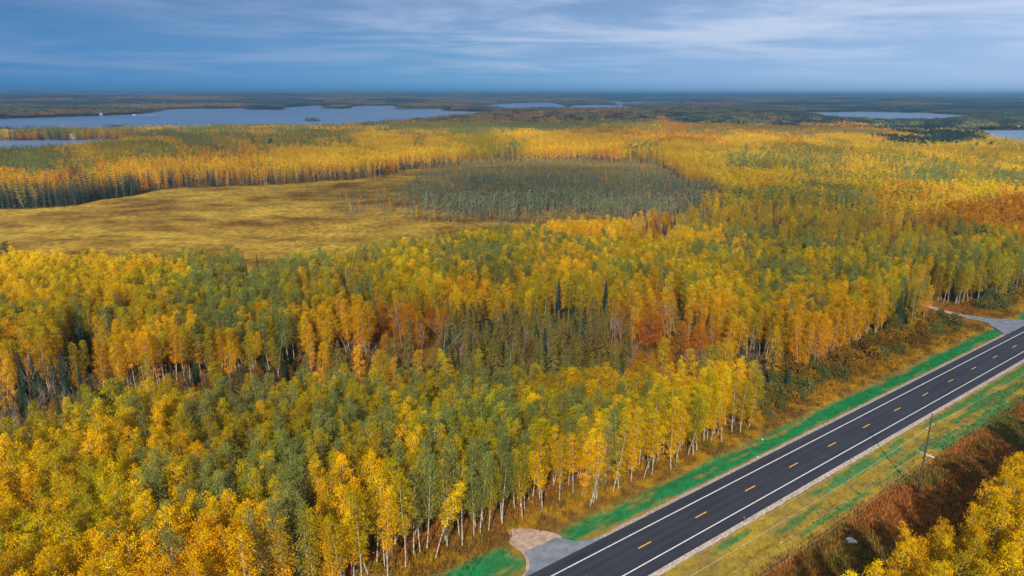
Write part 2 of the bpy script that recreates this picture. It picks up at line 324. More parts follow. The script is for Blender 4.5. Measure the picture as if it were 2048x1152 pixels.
# ------------------------------------------------------------------ zones read off the photograph
CW = 128
ROWS = [(235, 'SCOS OSCS SCOS SOCS SCSS SCOS SCSO CSOS OSCS SOCS SCCS CSCS CSCC CSCC CSCC CCSC'),
 (258, 'SCOC SOCS OGSC OGSS GOSS SOGC OSGS GSOS SOSC SGOS OSGO GOSC OCSO SCOG CCSC CSCC'),
 (278, 'YLSG YSLG GOSS GOSY GSGO GSOY SGGY YYGL YYYG GOGY GOGG OGGY GYGO GYGO CCPS SGYS'),
 (302, 'YYLS LGYS SGOS GOSY GGYS YYGO YYYY YYYL YYSL YGYS YYLS YYYB YLSY YLYS SLYY SYLY'),
 (330, 'OGOS OGSG GOGL GGYO GYGY GYYY YYYC YYYC YYBY YYYB YYLY YLYS YYSL YSLY YYLS YSLY'),
 (360, 'CCOG CCOG COGC GGCC GGCY GGCY YGCG YYYC YYBB YBBY YYYB YYLY YSYY YLYS YLKS YYLS'),
 (392, 'CCCO CCCC CCCG CCGG CCGG GGCC YYBB BBKK KBBK BBYC YYBY YYLS SSLS LGOL YYYG YYYY'),
 (422, 'CCCC CCCC KKKK KKKK KKKK KKKB BKKK BKKB BKBK KBBC BBCK KLGL KLGY LGLY OOOG OOOO'),
 (452, 'LYYL YYLY YLLY YLSY KKKK OOGK KLYK YYLG YGYG GYGG KBOK YYSK KLDK KLGK KLOG OGOO'),
 (480, 'YYYL YYLY LYSY SLYS OOKO OGOO YYLS LSYL YGYG GYGY OLYY YYYS SSSL KLDK LKSL GYGL'),
 (512, 'YYYY YYYL SLYS SLSL SSLO OLLS SLYL YLSS LSYL SLYL LYYL SSSY YLLK LSYL SLSC LKSL'),
 (550, 'YYYY YYYL YLLS SSSL SSLS LGSL LYLL LYLS YLLS LYLS YLSL SYGL GLSS SLGL LSGL LSCL'),
 (590, 'YYLY YYYL LYLS SSLL SSLL LGSD GLGL LGDG LLCY LOCG LYGO GGLG GGGS GGGL GLSC LSCG'),
 (630, 'LSYL YLSC LYLO SLYS LGSD GDGG GOGD DGCD DDCD DGBD GOCB GGLG GGGS GGGL LSLK KSKK'),
 (675, 'LGLL GLCG GGLG GGLG LGSC GBDR BDBD DCDB DDBD DCBB GBOB GCGB GGGB GGKK KSKK KKKK'),
 (725, 'GBCB GGBC GGBC GBCG LSLG SYSL SYLG LSYS LYGL YLYG GYGS YLYG WKKW KWKK KKKK KKKK'),
 (770, 'BBBK BBLC LYLC LSLL SLSY SLLS SLSL SLYS LYSL YLYL YLGY YLGY GGKK KWKK YGYY YYGY'),
 (830, 'BBBR LYLS LYLL SLLS LSYS SSLL SLSY LSSL LSYL YLSG YLYG YGLY GGYY KWKK YYYG YGYY'),
 (890, 'LLBL LYLY YLLS LSLL SLSL LSLS LYSL LSSL LYSL YLSL YGLY YGYG GGYG YYYY YYYG YGYY'),
 (960, 'YLYL YLLY LSLY SLYL LSYS SLYL LYSL SLLS LLYG GLYG GGLY GGYG YGYG YYYG YYYG YYGY'),
 (1040, 'YGLY GYLY LYSG LSGY GYSL LYGL LYLY LSYL GLYG GLGG GGGY GGYG GLYG GYLG YYGY YGYY'),
 (1130, 'GYGL GYGG GSYG GGYG GGSG GYLG GYLG LGYG GKLG GKGG GGGG GGYG GLYG LYGS YGYG YYGY')]
GRID = np.array([[list(t) for t in r[1].split()] for r in ROWS]); RY = np.array([r[0] for r in ROWS], float)
def pickclass(X, Y, zc_):
    px, py = proj(X, Y, zc_); n = len(X); f = np.clip((py - 190) / 500, 0.06, 1.0)        # patches keep their real size, so shrink with distance in the view
    nr_ = 1 - 0.65 * sst(440, 540, py)
    jx = (fbm(px / (150 * f + 30), py / (60 * f + 5), 3) - 0.5) * 330 * nr_ + rng.normal(size=n) * 22
    jy = (fbm(px / (150 * f + 30) + 40, py / (60 * f + 5) + 9, 3) - 0.5) * 130 * f ** 0.7 * nr_ + rng.normal(size=n) * 9 * f ** 0.7
    cxi = np.clip(((px + jx) / CW).astype(int), 0, 15); ry = np.clip(np.searchsorted((RY[1:] + RY[:-1]) / 2, py + jy), 0, len(RY) - 1)
    d = np.hypot(X, Y); sc2 = np.clip(d / 16, 7.5, 70)
    cw = 0.50 + 0.26 * sst(220, 500, d); sel = cw * fbm(X / sc2 + 90, Y / sc2 + 31, 2) + (1 - cw) * rng.random(n)
    k = np.clip(((sel - 0.48) * 2.1 + 0.5) * 4, 0, 3.99).astype(int)
    return GRID[ry, cxi, k]
TINT = {'Y': (0.76, 0.470, 0.006), 'G': (0.74, 0.405, 0.005), 'L': (0.47, 0.340, 0.010), 'S': (0.25, 0.255, 0.060), 'O': (0.56, 0.235, 0.010),
        'R': (0.56, 0.15, 0.03), 'C': (0.034, 0.060, 0.040), 'D': (0.155, 0.125, 0.030), 'B': (1, 1, 1), 'K': (0.29, 0.175, 0.018), 'T': (0.13, 0.155, 0.088),
        'W': (0.165, 0.165, 0.050), 'P': (0.028, 0.055, 0.045)}
SH_OF = {'Y': 'aspen', 'G': 'aspen', 'L': 'aspen', 'S': 'aspen', 'O': 'maple', 'R': 'maple', 'C': 'spruce', 'D': 'cedar', 'B': 'bare', 'K': 'maple', 'T': 'bog', 'W': 'shrub', 'P': 'pine'}
HR = {'Y': (13, 19), 'G': (12, 18), 'L': (13, 19), 'S': (14, 19.5), 'O': (9, 14), 'R': (6, 9), 'C': (9, 14.5), 'D': (12, 17), 'B': (7, 11.5), 'K': (5, 8.5), 'T': (7, 12), 'W': (1.6, 3.4), 'P': (17, 21)}
NAME = {'Y': 'yellow_aspen', 'G': 'golden_aspen', 'L': 'olive_aspen', 'S': 'sage_green_aspen', 'O': 'orange_maple', 'R': 'red_maple', 'C': 'spruce_tree', 'D': 'cedar_tree', 'B': 'bare_tree', 'K': 'rusty_thicket_tree', 'T': 'bog_spruce', 'W': 'willow_shrub', 'P': 'pine_tree'}

LAKES = {'lake': [(-500, 239), (0, 238), (100, 235), (200, 232), (280, 228.5), (322, 222.5), (345, 218.5), (420, 217.5), (490, 217), (500, 220), (565, 220), (572, 215), (600, 213.5), (640, 211), (652, 217.5), (700, 217.5), (712, 212), (785, 211.5), (800, 216), (880, 217.5), (892, 222), (965, 224), (985, 228), (900, 240), (800, 250), (690, 258), (600, 263), (450, 265), (250, 266), (0, 270), (-500, 276)],
 'cove_water': [(-500, 281), (0, 281), (150, 280.5), (262, 278), (290, 279), (235, 300), (100, 315), (0, 322), (-500, 335)],
 'far_lake': [(925, 210), (975, 210.5), (1010, 207.5), (1060, 205.5), (1100, 205), (1125, 210.5), (1135, 216), (1150, 211), (1200, 209.5), (1265, 214), (1258, 222), (1180, 223), (1150, 222), (1100, 219), (1030, 221), (970, 216)],
 'upper_lake': [(1218, 202), (1240, 203), (1250, 206), (1270, 203.5), (1335, 204.5), (1300, 210), (1240, 212), (1222, 208)],
 'distant_lake': [(1590, 224), (1660, 224.5), (1760, 224), (1850, 226), (1908, 229.5), (1955, 233.5), (1920, 241), (1850, 246), (1760, 248), (1690, 243), (1640, 236)],
 'right_lake': [(1955, 261), (2048, 260), (2400, 262), (2400, 312), (2048, 305), (1975, 290)]}
LAKE_W = {k: gp(*np.array(v).T) for k, v in LAKES.items()}
def lakedist(X, Y):
    d = np.full(np.shape(X), 1e9)
    for P in LAKE_W.values():
        for i in range(len(P)):
            a = P[i - 1]; b = P[i]; ab = b - a; t = np.clip(((X - a[0]) * ab[0] + (Y - a[1]) * ab[1]) / (ab @ ab), 0, 1)
            d = np.minimum(d, np.hypot(X - a[0] - t * ab[0], Y - a[1] - t * ab[1]))
        d = np.where(inpoly(X, Y, P), -1, d)
    return d
def inlake(X, Y, m=0):
    r = np.zeros(np.shape(X), bool)
    for P in LAKE_W.values(): r |= inpoly(X, Y, P)
    return r
def hill(X, Y):
    r = np.hypot(X, Y); n = fbm(X / 2600 + 3, Y / 1700 + 8, 3)
    A = sst(1100, 3500, r) * 16 + sst(3600, 9000, r) * 46
    z = A * sst(0.35, 0.72, n) + sst(9000, 17000, r) * 22
    z = z + sst(700, 1100, r) * 3 * fbm(X / 300, Y / 300, 2)
    return z * sst(0, 420, lakedist(X, Y))

MEADOW = [(-400, 440), (0, 421), (130, 411), (255, 393), (300, 381), (350, 375), (500, 372), (620, 365), (740, 355), (830, 340), (900, 333), (1000, 326), (1150, 322), (1300, 328), (1335, 352), (1350, 390), (1400, 430), (1370, 462), (1310, 472), (1250, 482), (1100, 506), (950, 530), (800, 552), (640, 578), (560, 610), (515, 632), (480, 612), (470, 582), (250, 580), (0, 575), (-400, 560)]
BOG = [(600, 425), (690, 404), (790, 388), (850, 375), (876, 355), (868, 340), (950, 331), (1100, 325), (1250, 326), (1330, 338), (1375, 372), (1440, 395), (1455, 425), (1300, 442), (1100, 448), (900, 440), (750, 434)]
STRIP = [(-150, 1000), (0, 985), (70, 985), (130, 960), (200, 915), (300, 900), (430, 905), (480, 880), (560, 868), (700, 860), (850, 852), (1000, 858), (1150, 846), (1420, 845), (1530, 838), (1565, 800), (1600, 745), (1500, 725), (1400, 722), (1250, 712), (1220, 745), (1050, 760), (880, 750), (820, 735), (700, 715), (600, 735), (420, 760), (300, 785), (130, 800), (-150, 815)]

CEDARS = [(815, 800), (840, 700), (1000, 684), (1180, 676), (1240, 700), (1262, 760), (1235, 812), (1000, 812)]
RUSTY = [(1335, 480), (1355, 440), (1460, 425), (1600, 440), (1750, 452), (1900, 470), (1905, 540), (1800, 560), (1650, 530), (1500, 522), (1400, 515)]
ORANGE = [(1850, 470), (1900, 452), (1930, 440), (2140, 436), (2140, 500), (2000, 512), (1890, 490)]

# ------------------------------------------------------------------ ground sheets
mt, nt = newmat('forest_floor')
t = N(nt, 'ShaderNodeTexCoord')
na = N(nt, 'ShaderNodeTexNoise'); na.inputs['Scale'].default_value = 0.12; na.inputs['Detail'].default_value = 8; L(nt, t.outputs['Object'], na.inputs[0])
nb_ = N(nt, 'ShaderNodeTexNoise'); nb_.inputs['Scale'].default_value = 2.0; nb_.inputs['Detail'].default_value = 4; L(nt, t.outputs['Object'], nb_.inputs[0])
c1 = ramp(nt, na.outputs[0], [(0.35, (0.10, 0.045, 0.015)), (0.5, (0.19, 0.10, 0.02)), (0.65, (0.13, 0.095, 0.025))]).outputs[0]
c2 = mixc(nt, 0.45, c1, ramp(nt, nb_.outputs[0], [(0.35, (0.07, 0.03, 0.012)), (0.62, (0.34, 0.19, 0.03))]).outputs[0])
b = N(nt, 'ShaderNodeBsdfDiffuse'); L(nt, c2, b.inputs[0]); out(nt, b.outputs[0]); M_floor = mt
# ground: polar sheet out past the horizon
rr = np.concatenate([[0.0], np.geomspace(30, 45000, 170)]); th = np.linspace(0, 2 * math.pi, 361)[:-1]
th = np.concatenate([np.linspace(math.radians(40), math.radians(140), 260), np.linspace(math.radians(140), math.radians(400), 60)[1:-1]])
nr, nth = len(rr), len(th); RR, TH = np.meshgrid(rr, th, indexing='ij'); GX = RR * np.cos(TH); GY = RR * np.sin(TH)
GZ = hill(GX.ravel(), GY.ravel()).reshape(GX.shape) - 0.3
V = np.stack([GX, GY, GZ], -1).reshape(-1, 3); i, j = np.meshgrid(np.arange(nr - 1), np.arange(nth), indexing='ij'); j2 = (j + 1) % nth
Fq = np.stack([i * nth + j, (i + 1) * nth + j, (i + 1) * nth + j2, i * nth + j2], -1).reshape(-1, 4)
tag(mobj('ground', mesh_from('ground', V, Fq, [M_floor], smooth=True)), kind='structure', label='leaf littered woodland ground stretching to the horizon')

# water
mt, nt = newmat('lake_water'); t = N(nt, 'ShaderNodeTexCoord'); mp = N(nt, 'ShaderNodeMapping'); mp.inputs['Scale'].default_value = (0.05, 0.12, 1); L(nt, t.outputs['Object'], mp.inputs[0])
nz = N(nt, 'ShaderNodeTexNoise'); nz.inputs['Scale'].default_value = 1.0; nz.inputs['Detail'].default_value = 5; L(nt, mp.outputs[0], nz.inputs[0])
nz2 = N(nt, 'ShaderNodeTexNoise'); nz2.inputs['Scale'].default_value = 0.06; nz2.inputs['Detail'].default_value = 3; L(nt, mp.outputs[0], nz2.inputs[0])
bp = N(nt, 'ShaderNodeBump'); bp.inputs['Strength'].default_value = 0.6; bp.inputs['Distance'].default_value = 1.5; L(nt, nz.outputs[0], bp.inputs['Height'])
b = N(nt, 'ShaderNodeBsdfPrincipled'); b.inputs['IOR'].default_value = 1.33
L(nt, ramp(nt, nz2.outputs[0], [(0.4, (0.10, 0.17, 0.30)), (0.6, (0.14, 0.21, 0.34))]).outputs[0], b.inputs['Base Color'])
b.inputs['Roughness'].default_value = 0.28; L(nt, bp.outputs[0], b.inputs['Normal']); out(nt, b.outputs[0]); M_water = mt
def polysheet(name, P, z, mat, label=None, zf=None):
    me = bpy.data.meshes.new(name); me.from_pydata([(p[0], p[1], z) for p in P], [], [tuple(range(len(P)))]); me.materials.append(mat); me.update()
    if me.polygons[0].normal.z < 0: me.flip_normals()
    return tag(mobj(name, me), kind='structure', label=label)
lk_lab = dict(lake='broad blue lake with wooded points and islands', cove_water='narrow blue inlet behind a wooded spit', far_lake='pale blue lake beyond the wooded point', upper_lake='thin sliver of pale lake farthest off', distant_lake='pale long lake among dark woods', right_lake='small patch of lake at the edge of the woods')
for k, P in LAKE_W.items(): polysheet(k, P, 0.35, M_water, lk_lab[k])

# meadow: a grid clipped to the polygon with an uneven rim
def grid_patch(name, x0, x1, y0, y1, step, inside, zfun, colfun, mat):
    xs = np.arange(x0, x1, step); ys = np.arange(y0, y1, step); X, Y = np.meshgrid(xs, ys, indexing='ij')
    Z = zfun(X, Y); C = colfun(X, Y) if colfun else None
    ii, jj = np.meshgrid(np.arange(len(xs) - 1), np.arange(len(ys) - 1), indexing='ij'); ii = ii.ravel(); jj = jj.ravel(); n = len(ys)
    keep = inside(xs[ii] + step / 2, ys[jj] + step / 2); ii = ii[keep]; jj = jj[keep]
    Fq = np.stack([ii * n + jj, (ii + 1) * n + jj, (ii + 1) * n + jj + 1, ii * n + jj + 1], -1)
    u, inv = np.unique(Fq, return_inverse=True); V = np.stack([X, Y, Z], -1).reshape(-1, 3)[u]
    return mobj(name, mesh_from(name, V, inv.reshape(-1, 4), [mat], var=None if C is None else C.reshape(-1, 3)[u], smooth=True))
mt, nt = newmat('meadow_sedge'); t = N(nt, 'ShaderNodeTexCoord')
def nn(sx, sy, scale, det=6, dist=0.0, rot=0.0, co='Object'):
    mp = N(nt, 'ShaderNodeMapping'); mp.inputs['Scale'].default_value = (sx, sy, 1); mp.inputs['Rotation'].default_value = (0, 0, rot); L(nt, t.outputs[co], mp.inputs[0])
    n = N(nt, 'ShaderNodeTexNoise'); n.inputs['Scale'].default_value = scale; n.inputs['Detail'].default_value = det; n.inputs['Distortion'].default_value = dist; L(nt, mp.outputs[0], n.inputs[0]); return n.outputs[0]
big = nn(0.013, 0.020, 1.0, 8, 0.0, 0.25); fine = nn(0.30, 0.22, 1.0, 8); mid = nn(0.045, 0.06, 1.0, 8, 0.0)
c1 = ramp(nt, big, [(0.40, (0.125, 0.060, 0.014)), (0.47, (0.195, 0.108, 0.018)), (0.53, (0.26, 0.162, 0.024)), (0.60, (0.32, 0.208, 0.030))]).outputs[0]
c2 = mixc(nt, 0.42, c1, ramp(nt, mid, [(0.40, (0.09, 0.058, 0.018)), (0.5, (0.22, 0.145, 0.026)), (0.62, (0.36, 0.245, 0.042))]).outputs[0])
c3 = mixc(nt, 1.0, c2, ramp(nt, fine, [(0.34, (0.66, 0.66, 0.66)), (0.66, (1.28, 1.28, 1.28))]).outputs[0], 'MULTIPLY')
b = N(nt, 'ShaderNodeBsdfDiffuse'); L(nt, c3, b.inputs[0])
bp = N(nt, 'ShaderNodeBump'); bp.inputs['Strength'].default_value = 0.7; bp.inputs['Distance'].default_value = 0.8; L(nt, fine, bp.inputs['Height']); L(nt, bp.outputs[0], b.inputs['Normal'])
out(nt, b.outputs[0]); M_meadow = mt
def in_meadow(X, Y, off=0.0):
    px, py = proj(X + 14 * (vnoise(X / 25, Y / 25) - 0.5), Y + 14 * (vnoise(X / 25 + 7, Y / 25) - 0.5), 0.0); return inpoly(px, py, MEADOW)
mw = gp(*np.array(MEADOW).T)
o = grid_patch('meadow', -620, 260, 220, 960, 5.0, in_meadow, lambda X, Y: 0.25 * fbm(X / 18, Y / 18, 2) - 0.05, None, M_meadow)
tag(o, kind='structure', label='open sedge meadow of yellow and rust brown patches')

# verge ground along the road, colour by strip
def lerp(a, b, t): return a + (b - a) * t[..., None]
def verge_col(X, Y):
    s, w_ = sw(X, Y); z3 = lambda c: np.broadcast_to(np.array(c, float), X.shape + (3,)).copy()
    st = fbm(s / 9, w_ / 1.3, 4); st2 = fbm(s / 14 + 50, w_ / 1.6 + 9, 4); nz = fbm(X / 3, Y / 3, 4); fi = rng.random(X.shape)
    wob = (fbm(s / 12 + 3, w_ * 0 + 1, 3) - 0.5) * 3.0
    olive = z3((0.25, 0.185, 0.045)); tan = z3((0.33, 0.19, 0.055)); green = z3((0.008, 0.185, 0.062)); brush = z3((0.32, 0.125, 0.032)); brown = z3((0.19, 0.105, 0.025)); gold = z3((0.36, 0.20, 0.018))
    dry = lerp(olive, tan, sst(0.40, 0.62, nz))
    # left verge
    l = -w_ - 6.9
    cl = lerp(dry, green * (0.75 + 0.5 * nz[..., None]), 0.95 * sst(0.37, 0.53, st * .75 + nz * .25 + 0.16 - 0.062 * np.abs(l - 1.9 - wob * 0.45)) * (l < 8) * sst(0.0, 0.5, l) )
    cl = lerp(cl, green, sst(-103, -106, s) * sst(2.0, 3.5, l) * (1 - sst(6.5, 9, l)) * .9)
    cl = lerp(cl, lerp(brown, gold, sst(0.40, 0.60, nz)), sst(3.8, 6.5, l + wob * 0.6) * (1 - sst(-103, -106, s) * (l < 8)))
    cl = lerp(cl, lerp(brush, brown, sst(0.40, 0.55, st2)), sst(11, 16, l + wob) * 0.8)
    # right verge
    r = w_ - 6.9
    gfac = sst(0.52, 0.62, st2 + 0.10 * sst(-10, 50, s) + 0.05 * sst(20, 60, s)) * sst(0.2, 0.9, r) * (1 - sst(8, 12, r))
    cr = lerp(lerp(olive, z3((0.35, 0.245, 0.035)), sst(0.42, 0.6, nz)), green, 0.75 * gfac)
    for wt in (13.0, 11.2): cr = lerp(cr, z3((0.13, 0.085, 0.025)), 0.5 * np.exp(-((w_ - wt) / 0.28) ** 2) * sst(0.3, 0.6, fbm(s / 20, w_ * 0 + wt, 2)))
    far = sst(-45, 0, s)
    bcol = lerp(lerp(brush, brown, sst(0.46, 0.60, st2)), z3((0.14, 0.13, 0.03)), sst(0.5, 0.62, fbm(X / 9, Y / 9, 3)) * (0.5 + 0.5 * far))
    cr = lerp(cr, bcol, sst(15.3, 17.8, w_ + wob * 0.5))
    C = np.where((w_ < 0)[..., None], cl, cr)
    return C * (0.78 + 0.44 * fbm(X / 0.8, Y / 0.8, 2))[..., None] * (0.9 + 0.2 * fi)[..., None]
mt, nt = newmat('verge_turf'); va = N(nt, 'ShaderNodeAttribute', attribute_type='GEOMETRY', attribute_name='var'); t = N(nt, 'ShaderNodeTexCoord')
fine = nn(1, 1, 5.0, 6); c = mixc(nt, 1.0, va.outputs[0], ramp(nt, fine, [(0.3, (0.68, 0.68, 0.68)), (0.7, (1.25, 1.25, 1.25))]).outputs[0], 'MULTIPLY')
b = N(nt, 'ShaderNodeBsdfDiffuse'); L(nt, c, b.inputs[0]); bp = N(nt, 'ShaderNodeBump'); bp.inputs['Strength'].default_value = 0.8; bp.inputs['Distance'].default_value = 0.25; L(nt, fine, bp.inputs['Height']); L(nt, bp.outputs[0], b.inputs['Normal']); out(nt, b.outputs[0]); M_verge = mt
def verge_z(X, Y):
    s, w_ = sw(X, Y); a = np.abs(w_)
    return -0.02 + 0.22 * fbm(X / 1.6, Y / 1.6, 3) * sst(6.5, 9, a) - 0.16 * sst(7, 10.5, a) * (1 - sst(11, 14, a)) + np.where(w_ > 0, sst(16, 20, w_) * 0.35 * fbm(X / 3, Y / 3, 2), 0)
def in_verge(X, Y):
    s, w_ = sw(X, Y); return (s > -175) & (s < 330) & (w_ > -34 + 4 * vnoise(s / 6, 0 * s)) & (w_ < 42) & (Y > 40)
o = grid_patch('verge', -60, 390, 30, 370, 0.62, in_verge, verge_z, verge_col, M_verge)
tag(o, kind='structure', label='mown roadside verge with green streaks and rust brown brush')

# ------------------------------------------------------------------ road
def strip(name, s0, s1, w0, w1, z, mat, parent=None, step=6.0, wob=0.0, z2=None):
    S = np.arange(s0, s1 + 0.01, step); z2 = z if z2 is None else z2; V = []
    for k, s in enumerate(S):
        a = rd(s, w0 + (rng.uniform(-wob, wob) if wob < 0 else 0)); b_ = rd(s, w1 + rng.uniform(-wob, wob)); V += [(*a, z), (*b_, z2)]
    V = np.array(V); n = len(S); Fq = np.array([(2 * k, 2 * k + 1, 2 * k + 3, 2 * k + 2) for k in range(n - 1)])
    me = mesh_from(name, V, Fq, [mat])
    if me.polygons[0].normal.z < 0: me.flip_normals()
    return mobj(name, me, parent)
RZ = float(math.atan2(RE[1], RE[0]))
mt, nt = newmat('asphalt'); t = N(nt, 'ShaderNodeTexCoord'); mp = N(nt, 'ShaderNodeMapping', vector_type='POINT'); mp.inputs['Rotation'].default_value = (0, 0, -RZ); L(nt, t.outputs['Object'], mp.inputs[0])
m2 = N(nt, 'ShaderNodeMapping'); m2.inputs['Scale'].default_value = (0.02, 0.9, 1); L(nt, mp.outputs[0], m2.inputs[0])
ns = N(nt, 'ShaderNodeTexNoise'); ns.inputs['Scale'].default_value = 1.0; ns.inputs['Detail'].default_value = 6; L(nt, m2.outputs[0], ns.inputs[0])
m3 = N(nt, 'ShaderNodeMapping'); m3.inputs['Scale'].default_value = (0.1, 0.25, 1); L(nt, mp.outputs[0], m3.inputs[0])
ng = N(nt, 'ShaderNodeTexNoise'); ng.inputs['Scale'].default_value = 1.0; ng.inputs['Detail'].default_value = 7; L(nt, m3.outputs[0], ng.inputs[0])
ck = N(nt, 'ShaderNodeTexNoise'); ck.inputs['Scale'].default_value = 14; L(nt, t.outputs['Object'], ck.inputs[0])
c = ramp(nt, ns.outputs[0], [(0.35, (0.009, 0.011, 0.019)), (0.55, (0.017, 0.020, 0.032)), (0.75, (0.030, 0.036, 0.054))]).outputs[0]
c = mixc(nt, 0.5, c, ramp(nt, ng.outputs[0], [(0.35, (0.010, 0.012, 0.021)), (0.68, (0.025, 0.029, 0.042))]).outputs[0])
c = mixc(nt, 1.0, c, ramp(nt, ck.outputs[0], [(0.3, (0.8, 0.8, 0.8)), (0.7, (1.2, 1.2, 1.2))]).outputs[0], 'MULTIPLY')
sx_ = N(nt, 'ShaderNodeSeparateXYZ'); L(nt, mp.outputs[0], sx_.inputs[0]); w0 = float(-RO[0] * math.sin(RZ) + RO[1] * math.cos(RZ))
wv = math_(nt, 'ADD', sx_.outputs[1], -w0); wt = math_(nt, 'COSINE', math_(nt, 'MULTIPLY', wv, 2 * math.pi / 1.72)); wt = math_(nt, 'MULTIPLY', math_(nt, 'ADD', wt, 1.0), math_(nt, 'MULTIPLY', ns.outputs[0], 0.45))
c = mixc(nt, wt, c, (0.028, 0.033, 0.050))
b = N(nt, 'ShaderNodeBsdfPrincipled'); b.inputs['Roughness'].default_value = 0.75; L(nt, c, b.inputs['Base Color']); out(nt, b.outputs[0]); M_asph = mt
M_apron = simple('worn_asphalt', [(0.35, (0.12, 0.14, 0.175)), (0.65, (0.20, 0.225, 0.27))], 0.6, bump=0.1, detail=8)
M_gravel = simple('gravel', [(0.35, (0.22, 0.18, 0.155)), (0.5, (0.36, 0.30, 0.26)), (0.65, (0.48, 0.40, 0.35))], 2.5, bump=0.3, detail=8)
M_dirt = simple('dirt_gravel', [(0.35, (0.30, 0.20, 0.15)), (0.65, (0.47, 0.34, 0.26))], 1.0, bump=0.3, detail=8)
M_white = simple('white_paint', [(0.36, (0.45, 0.45, 0.45)), (0.46, (0.80, 0.80, 0.80))], 6.0, rough=0.5, detail=8)
M_yel = simple('yellow_paint', [(0.34, (0.50, 0.25, 0.03)), (0.44, (0.90, 0.42, 0.02))], 6.0, rough=0.5, detail=8)
road = strip('road', -180, 420, -5.8, 5.8, 0.25, M_asph); tag(road, kind='structure', label='two lane dark asphalt highway crossing the lower corner')
for k, s_ in enumerate((-1, 1)):
    tag(strip('gravel_shoulder', -180, 420, s_ * 5.8, s_ * 6.75, 0.235, M_gravel, step=0.8, wob=0.16, z2=0.10), kind='structure', label='narrow pale gravel shoulder on the ' + ('woodland' if s_ < 0 else 'power line') + ' side of the road')
for s_ in (-1, 1):
    o = strip('edge_line', -180, 420, s_ * 3.45 - 0.09, s_ * 3.45 + 0.09, 0.256, M_white, road)
base_dash = None; nd = 0
ds = np.arange(-83.3 - 15.24 * 4, 260, 15.24)
for s in ds:
    if base_dash is None:
        me = mesh_from('centre_dash', np.array([(*(s_ * RE + w_ * RN), 0.256) for s_, w_ in ((-1.6, -.10), (1.6, -.10), (1.6, .10), (-1.6, .10))]), [(0, 1, 2, 3)], [M_yel]); base_dash = me
        if me.polygons[0].normal.z < 0: me.flip_normals()
    c = rd(s - 1.2, -0.02); o = mobj('centre_dash', base_dash, road); o.location = (c[0], c[1], 0)
# rumble strip grooves on the power-line side
G = Geo()
for s in np.arange(-110, 110, 0.42):
    P = np.array([(*rd(s, 3.75), 0.256), (*rd(s + 0.17, 3.75), 0.256), (*rd(s + 0.17, 4.1), 0.256), (*rd(s, 4.1), 0.256)]); G.add(P, [(0, 1, 2, 3)], (1, 1, 1), 0)
M_groove = simple('groove', [(0.3, (0.012, 0.013, 0.018)), (0.7, (0.025, 0.027, 0.035))], 3)
o = mobj('rumble_strip', G.mesh('rumble_strip', [M_groove]), road); o['kind'] = 'stuff'
def smooth_poly(P, n=6):
    P = np.array(P, float); out_ = []
    for i in range(len(P)):
        p0, p1, p2, p3 = P[i - 1], P[i], P[(i + 1) % len(P)], P[(i + 2) % len(P)]
        for t in np.arange(n) / n: out_.append(0.5 * ((2 * p1) + (-p0 + p2) * t + (2 * p0 - 5 * p1 + 4 * p2 - p3) * t * t + (-p0 + 3 * p1 - 3 * p2 + p3) * t ** 3))
    return out_
# near pull-off: traced on the ground
g1 = gp(*np.array([(1218, 1076), (1150, 1085), (1113, 1076), (1086, 1090), (1048, 1106), (1060, 1122), (1058, 1140), (1044, 1162), (1020, 1200), (1090, 1192)]).T)
polysheet('apron', g1, 0.240, M_apron, 'grey asphalt apron joining the highway')
g2 = gp(*np.array(smooth_poly([(1113, 1070), (1080, 1062), (1030, 1058), (1018, 1070), (1020, 1090), (1044, 1108), (1052, 1125), (1048, 1150), (1020, 1190), (1040, 1200), (1070, 1150), (1064, 1120), (1052, 1107), (1118, 1080)], 4)).T)
polysheet('gravel_pulloff', g2, 0.225, M_dirt, 'pinkish gravel turnout behind the asphalt apron')
g3 = gp(*np.array([(2012, 673), (1990, 657), (1965, 645), (1920, 636), (1925, 632), (1975, 637), (2048, 641), (2120, 640), (2100, 650)]).T)
polysheet('side_road', g3, 0.238, M_apron, 'grey side road leaving the highway by the green verge')
g4 = gp(*np.array([(1975, 645), (1925, 638), (1870, 622), (1842, 612), (1846, 608), (1885, 620), (1930, 631), (1975, 637)]).T)
polysheet('dirt_track', g4, 0.23, M_dirt, 'pale dirt track winding into the trees')
PAVED = [g1, g2, g3, g4]

